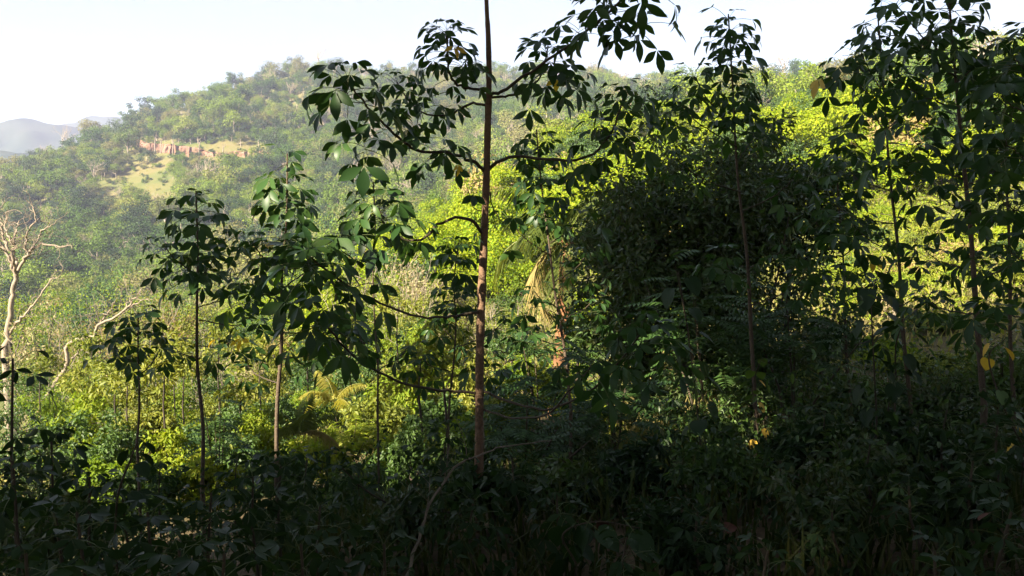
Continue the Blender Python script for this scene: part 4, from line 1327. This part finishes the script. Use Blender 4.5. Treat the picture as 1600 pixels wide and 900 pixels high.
# named trees on the skyline and slope
for (me, px, py, y, s, lab, nm) in [
        (HD[0], 220, 170, 455, 6.2, 'rounded dark tree standing alone on the sloping skyline', 'hill_tree'),
        (HD[1], 232, 292, 330, 3.6, 'round dark green tree at the lower edge of the dry grass clearing', 'hill_tree'),
        (HB[0], 1225, 84, 350, 5.5, 'pale bare spreading tree on the skyline above the bright spur', 'bare_tree'),
        (HD[2], 1264, 86, 350, 4.2, 'small dark upright tree on the skyline above the bright spur', 'hill_tree'),
        (HB[1], 497, 88, 525, 7, 'greyish bare tree on the highest part of the hilltop', 'bare_tree'),
        (HB[2], 97, 218, 430, 5.5, 'thin reddish bare tree on the lower skyline', 'bare_tree'),
        (HT[4], 140, 200, 440, 6.5, 'leafy tree at the lower shoulder of the skyline', 'hill_tree')]:
    t = at(px, py, y)
    g = gz(t.x, y)
    tag(obj(nm, me, None, (t.x, y, max(g + s * .6, min(t.z, g + s * 2.2))), (0, 0, px), s), lab, 'tree')

# the rest of the wood: one mass of small crowns
src_col = bpy.data.collections.new('wood_sources')
for q, me in enumerate(HT + HD + HB[:1]):
    o = bpy.data.objects.new('wood_source', me)
    src_col.objects.link(o)
P = np.array(forest[0])
nf = len(P)
fm = bpy.data.meshes.new('forest')
fm.vertices.add(nf)
fm.vertices.foreach_set('co', P[:, :3].astype(np.float32).ravel())
for nm, ty, val in (('idx', 'INT', rng.choice(12, nf, p=[.09] * 8 + [.075] * 3 + [.055]).astype(np.int32)), ('scl', 'FLOAT', P[:, 3].astype(np.float32)),
                    ('yaw', 'FLOAT', rng.uniform(0, 6.28, nf).astype(np.float32))):
    at_ = fm.attributes.new(nm, ty, 'POINT')
    at_.data.foreach_set('value', val)
fo = obj('forest', fm)
tag(fo, 'mass of small tree crowns covering the rest of the far hill', 'forest', kind='stuff')
ng = bpy.data.node_groups.new('forest', 'GeometryNodeTree')
ng.interface.new_socket('Geometry', in_out='INPUT', socket_type='NodeSocketGeometry')
ng.interface.new_socket('Geometry', in_out='OUTPUT', socket_type='NodeSocketGeometry')
N_, L_ = ng.nodes, ng.links
gi, go = N_.new('NodeGroupInput'), N_.new('NodeGroupOutput')
ci = N_.new('GeometryNodeCollectionInfo')
ci.inputs['Collection'].default_value = src_col
ci.inputs['Separate Children'].default_value = True
ci.inputs['Reset Children'].default_value = True
iop = N_.new('GeometryNodeInstanceOnPoints')
iop.inputs['Pick Instance'].default_value = True


def named(nm, ty):
    a = N_.new('GeometryNodeInputNamedAttribute')
    a.data_type = ty
    a.inputs['Name'].default_value = nm
    return a.outputs['Attribute']


cx = N_.new('ShaderNodeCombineXYZ')
L_.new(named('yaw', 'FLOAT'), cx.inputs['Z'])
L_.new(gi.outputs[0], iop.inputs['Points'])
L_.new(ci.outputs[0], iop.inputs['Instance'])
L_.new(named('idx', 'INT'), iop.inputs['Instance Index'])
L_.new(cx.outputs[0], iop.inputs['Rotation'])
L_.new(named('scl', 'FLOAT'), iop.inputs['Scale'])
L_.new(iop.outputs[0], go.inputs[0])
md = fo.modifiers.new('forest', 'NODES')
md.node_group = ng

# red earth bank along the road cut, and the pale trunks before it
mb = MB()
cols = 60
top_, bot_ = [], []
rnd_bank = np.convolve(np.random.default_rng(4).normal(size=64) * 3.2, [.2, .4, .3, .1, 0], 'valid')
for q in range(cols):
    px = 196 + (440 - 196) * q / (cols - 1)
    pt = np.interp(px, [196, 215, 235, 285, 310, 345, 375, 400, 425, 440], [220, 216, 221, 226, 231, 237, 235, 233, 236, 244]) + 2.0 + rnd_bank[q] * .7
    pb = np.interp(px, [196, 235, 285, 310, 345, 400, 440], [226, 238, 242, 244, 246, 248, 250]) + 1.0 * math.sin(q * 2.7)
    yy = 300.0                                           # depth at which the ground shows at the foot of the bank
    for y in np.arange(200, 520, 2.0):
        x = (px - 800) / F * y
        if pix(x, y, gz(x, y))[1] <= pb:
            yy = y
            break
    a_ = np.array(at(px, pb + 4, yy - 2.0)[:])
    c_ = np.array(at(px, pt, yy - .5)[:])
    fr = [a_, a_ * .72 + c_ * .28, a_ * .45 + c_ * .55, a_ * .15 + c_ * .85, c_]
    for k_, p in enumerate(fr):
        p = p + np.array([0, (math.sin(q * .55 + k_ * 1.7) + rnd_bank[(q * 7 + k_ * 3) % 60]) * .3, 0])
        top_.append(p)
    top_.append(c_ + np.array([0, 9.0, -2.5]))
V = np.array(top_).reshape(cols, 6, 3)
i = np.arange(cols - 1)[:, None] * 6
j = np.arange(5)[None]
Q = np.stack([i + j, i + 6 + j, i + 6 + j + 1, i + j + 1], -1).reshape(-1, 4)
mb.add(V.reshape(-1, 3), Q)
tag(obj('earth_bank', mb.mesh('earth_bank', [M['soil_red']])), 'bare red earth bank of a road cut across the far hill', 'earth bank', kind='thing')
BANK = V
for q, (px, pb, pt) in enumerate([(242, 240, 214), (251, 238, 220), (270, 243, 222), (311, 243, 222), (348, 246, 229)]):
    c_ = min(range(cols), key=lambda q_: abs(pix(*BANK[q_, 0])[0] - px))
    y = BANK[c_, 0, 1] - 2.5
    a_, t_ = at(px, pb + 3, y), at(px + 1, pt, y)
    b0 = Vector((a_.x, y, gz(a_.x, y) - .2))
    mb = MB()
    dv = t_ - b0
    mb.tube([(0, 0, 0), (.1, 0, dv.z * .5), (dv.x, 0, dv.z)], [.32, .26, .18], 6)
    r_ = np.random.default_rng(q)
    for _ in range(3):
        grow(r_, mb, (dv.x * .95, 0, dv.z * .93), (r_.normal() * .7, r_.normal() * .7, .8), 1.1, .09, 1, .5, .2, 4)
    tag(obj('bare_tree', mb.mesh('bare_tree', [M['pale_bark']]), None, b0), 'thin pale bare trunk standing in front of the red earth bank', 'tree', 'pale trunks before the red bank')

# ================================================================== ground cover close by
rng = np.random.default_rng(99)


def scatter(n, y0, y1, px0, px1, power=1.0):
    y = y0 + (y1 - y0) * rng.random(n) ** power
    x = (rng.uniform(px0, px1, n) - 800) / F * y
    return x, y, H(x, y)


def grass_mesh(name, n, y0, y1, px0, px1, h, mat, w=.008):
    x, y, z = scatter(n, y0, y1, px0, px1)
    hh = h * rng.uniform(.4, 1.3, n)
    a = rng.uniform(0, 6.28, n)
    bend = rng.uniform(.1, .8, n) * hh
    d = np.stack([np.cos(a), np.sin(a), a * 0], 1)
    s = np.stack([-np.sin(a), np.cos(a), a * 0], 1) * (w * (1 + y / 14))[:, None]
    B = np.stack([x, y, z - .02], 1)
    m1 = B + d * (bend * .3)[:, None] + np.array([0, 0, 1]) * (hh * .6)[:, None]
    tp = B + d * bend[:, None] + np.array([0, 0, 1]) * (hh * .95)[:, None]
    V = np.stack([B - s, B + s, m1 + s * .7, m1 - s * .7, tp], 1).reshape(-1, 3)
    k = np.arange(n)[:, None] * 5
    return mesh_from(name, V, [k + np.array([[0, 1, 2, 3]]), k + np.array([[3, 2, 4]])], mat)


tag(obj('grass', grass_mesh('grass', 10000, 2.2, 14, 380, 1750, .34, M['grass'])), 'thin tangled grass on the shaded slope', 'grass', kind='stuff')
tag(obj('grass', grass_mesh('grass', 5000, 8.5, 15, 980, 1130, .55, M['dry_grass'])), 'dry straw-coloured grass below the bushy dark tree', 'grass', kind='stuff')
tag(obj('grass', grass_mesh('grass', 6000, 17, 34, -50, 1650, .55, M['dry_grass'], .010)), 'dry sunlit grass across the clearing', 'grass', kind='stuff')


def cover(name, n, y0, y1, px0, px1, h, L, mats, label, lift=.0):
    x, y, z = scatter(n, y0, y1, px0, px1, .9)
    lump = .12 + .88 * np.clip(.45 + 1.5 * wavy(x, y, 1.7, 4) + .8 * wavy(x, y, 4.5, 9), 0, 1) ** 1.6
    zz = z + lift + h * lump * rng.random(n) ** .6
    P = np.stack([x, y, zz], 1)
    D = unit(rand_dir(n, rng) + np.array([0, -.2, -.25]))
    N = unit(rand_dir(n, rng) * .8 + np.array([0, 0, .9]))
    s = L * rng.uniform(.5, 1.3, n) * (1 + y / 30)
    V, Fa = leaves(P, D, N, s, s * .45, .15, True, .15)
    tag(obj(name, mesh_from(name, V, [Fa], mats)), label, 'undergrowth', kind='stuff')


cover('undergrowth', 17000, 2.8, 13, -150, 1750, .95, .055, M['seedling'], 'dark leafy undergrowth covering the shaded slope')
cover('undergrowth', 9000, 5, 13, 900, 1700, 1.5, .05, M['dark'], 'dull brownish undergrowth beneath the bushy dark tree')
cover('undergrowth', 26000, 14, 48, -100, 1700, 2.0, .075, M['olive'], 'olive sunlit undergrowth across the clearing')
cover('undergrowth', 16000, 20, 50, 1280, 1700, 1.2, .075, M['lime'], 'light green low growth on the slope behind the stout rubber tree')
cover('undergrowth', 32000, 40, 130, 330, 1700, 1.4, .10, M['bright'], 'bright low growth between the bushes of the sunlit spur')

# fallen leaves and a dry stick
DRY = [heart_leaf('fallen_leaf', 30 + q, m) for q, m in enumerate((noise_mat('dead_leaf_red', [(.06, .022, .015), (.10, .04, .024)], 6, .8, bump=0), noise_mat('dead_leaf_tan', [(.09, .065, .04), (.14, .105, .07)], 6, .8, bump=0)))]
for q, (px, py, y, k_) in enumerate([(1125, 828, 3.9, 0), (1190, 845, 3.6, 1), (1552, 800, 3.4, 0), (1258, 812, 4.0, 1), (1340, 765, 4.6, 1), (948, 815, 4.0, 0), (1060, 800, 4.2, 1)]):
    t = at(px, py, y)
    g = gz(t.x, y)
    tag(obj('fallen_leaf', DRY[k_], None, (t.x, y, max(g + .05, t.z)), (.5, -.3 + q * .2, q * 1.7), .08), ['reddish dead leaf lying in the dark grass', 'tan curled dead leaf lying in the dark grass'][k_], 'leaf',
        ['reddish dead leaves in the grass', 'tan dead leaves in the grass'][k_])
mb = MB()
path = smooth_path([(632, 905, 3.4), (655, 838, 3.6), (668, 800, 3.65), (695, 752, 3.8), (722, 722, 3.9), (748, 712, 3.95), (790, 697, 4.1), (840, 690, 4.25), (862, 688, 4.3)], 26)
b0 = path[0].copy()
path[1:-1] += np.random.default_rng(6).normal(size=(len(path) - 2, 3)) * .006
mb.tube(path - b0, np.linspace(.008, .0025, len(path)), 6)
for q in (7, 12, 17, 21):
    grow(np.random.default_rng(q), mb, path[q] - b0, (.4 - q * .03, .2, .8), .16, .0025, 1, .5, .2, 4)
tag(obj('dry_stick', mb.mesh('dry_stick', [M['dry_wood']]), None, b0), 'long pale dry stick arching up in front of the tall brown trunk', 'stick')

# ================================================================== tall unseen grove behind the camera that shades the foreground; overhead crowns added
GAP = [(np.array(at(752, py_, D0)[:]), .36) for py_ in (370, 410, 450, 490, 530, 565)]  # points whose sun rays are cut free of crown leaves
GAP += [(np.array(at(*p_)[:]), .62) for p_ in ((1030, 610, 12), (1030, 670, 11), (1060, 690, 10.5), (1170, 640, 9.5), (1180, 690, 9), (560, 690, 9), (640, 640, 10), (640, 700, 9), (920, 600, 11), (860, 560, 12), (1090, 650, 9.8))]
SD = np.array(sd[:])


def thin_gap(me, off):
    """Leaves openings in a crown, shaped to let sun onto the tall trunk and undergrowth spots."""
    v = np.empty(len(me.vertices) * 3, np.float32)
    me.vertices.foreach_get('co', v)
    v = v.reshape(-1, 3) + off
    k = 4
    c = v.reshape(-1, k, 3).mean(1)
    near_ = np.zeros(len(c), bool)
    for g_, r_g in GAP:
        w_ = c - g_
        d_ = np.linalg.norm(w_ - (w_ @ SD)[:, None] * SD, axis=1)
        near_ |= d_ < r_g
    if near_.any():
        keep = ~near_
        vv = (v - off).reshape(-1, k, 3)[keep].reshape(-1, 3)
        n_ = int(keep.sum())
        Fa = (np.arange(n_)[:, None, None] * 4 + np.array([[0, 1, 2], [0, 2, 3]])[None]).reshape(-1, 3)
        return mesh_from('grove_crown', vv, [Fa], M['green'])
    return me


for q, (x, y, h) in enumerate([(-8.0, -4.4, 10), (-10.8, -1.6, 10.5), (-5, -8, 12), (-11, -9, 13), (-17, -5, 13), (-1, -6, 9.5), (4, -9, 11), (-20, -12, 16), (-8, -15, 16), (0, -14, 15), (8, -5, 10), (-14, -18, 18),
                                (-6, 2, 9.5), (7.5, 4.5, 10), (0.5, -2.5, 9.5), (12, 2, 12), (-3.5, 0.5, 9)]):  # crowns beside and above the camera, added to dim the sky light
    cm, tm = crown_mesh('grove_tree', 700 + q, 4.6, 4.2, (M['green'], M['dark_bark']), 56, 105, .53, .37, False, .25, 12, .25, -h - .1, -.7, .25)
    g = gz(x, y)
    cm = thin_gap(cm, np.array([x, y, g + h]))
    rt = tag(obj('grove_tree', None, None, (x, y, g + h)), 'tall unseen leafy tree of the shading grove around the viewpoint', 'tree', 'grove behind the viewpoint')
    obj('crown', cm, rt)['kind'] = 'stuff'
    obj('trunk', tm, rt)

# ================================================================== labels that count from the left where the looks are alike
ORD = 'first second third fourth fifth sixth seventh eighth ninth tenth eleventh twelfth thirteenth fourteenth fifteenth sixteenth seventeenth eighteenth'.split()


def count_labels():
    bpy.context.view_layer.update()
    by = {}
    for o in COL.objects:
        if o.parent is None and o.get('group') and o.get('label'):
            by.setdefault((o['group'], o['label']), []).append(o)
    for (g_, l_), os_ in by.items():
        if not 1 < len(os_) <= 18 or g_.startswith(('grove', 'dead')) or len(l_.split()) > 12:
            continue
        os_.sort(key=lambda o: o.location.x / max(.5, o.location.y))
        for q, o in enumerate(os_):
            o['label'] = l_ + (', leftmost one' if q == 0 else ', rightmost one' if q == len(os_) - 1 else ', %s from the left' % ORD[q])


count_labels()

# ================================================================== haze in the valley air
hb = 2100.0
V = [(-hb, -400, -48), (hb, -400, -48), (hb, hb * 1.05, -48), (-hb, hb * 1.05, -48), (-hb, -400, 196), (hb, -400, 196), (hb, hb * 1.05, 196), (-hb, hb * 1.05, 196)]
Q = [(0, 3, 2, 1), (4, 5, 6, 7), (0, 1, 5, 4), (1, 2, 6, 5), (2, 3, 7, 6), (3, 0, 4, 7)]
hm = bpy.data.materials.new('haze')
hm.use_nodes = True
hn, hl = hm.node_tree.nodes, hm.node_tree.links
hn.remove(hn['Principled BSDF'])
pv = hn.new('ShaderNodeVolumePrincipled')
pv.inputs['Color'].default_value = (.64, .68, 1.0, 1)
pv.inputs['Density'].default_value = .00031
pv.inputs['Anisotropy'].default_value = 0.0
hl.new(pv.outputs[0], hn['Material Output'].inputs['Volume'])
HAZE = True
if HAZE:
    tag(obj('haze', mesh_from('haze', V, [np.array(Q)], hm)), 'pale haze in the air over the valley', 'haze', kind='stuff')
print('objects', len(bpy.data.objects), 'tris approx', sum(len(m.loops) - 2 * len(m.polygons) for m in bpy.data.meshes))
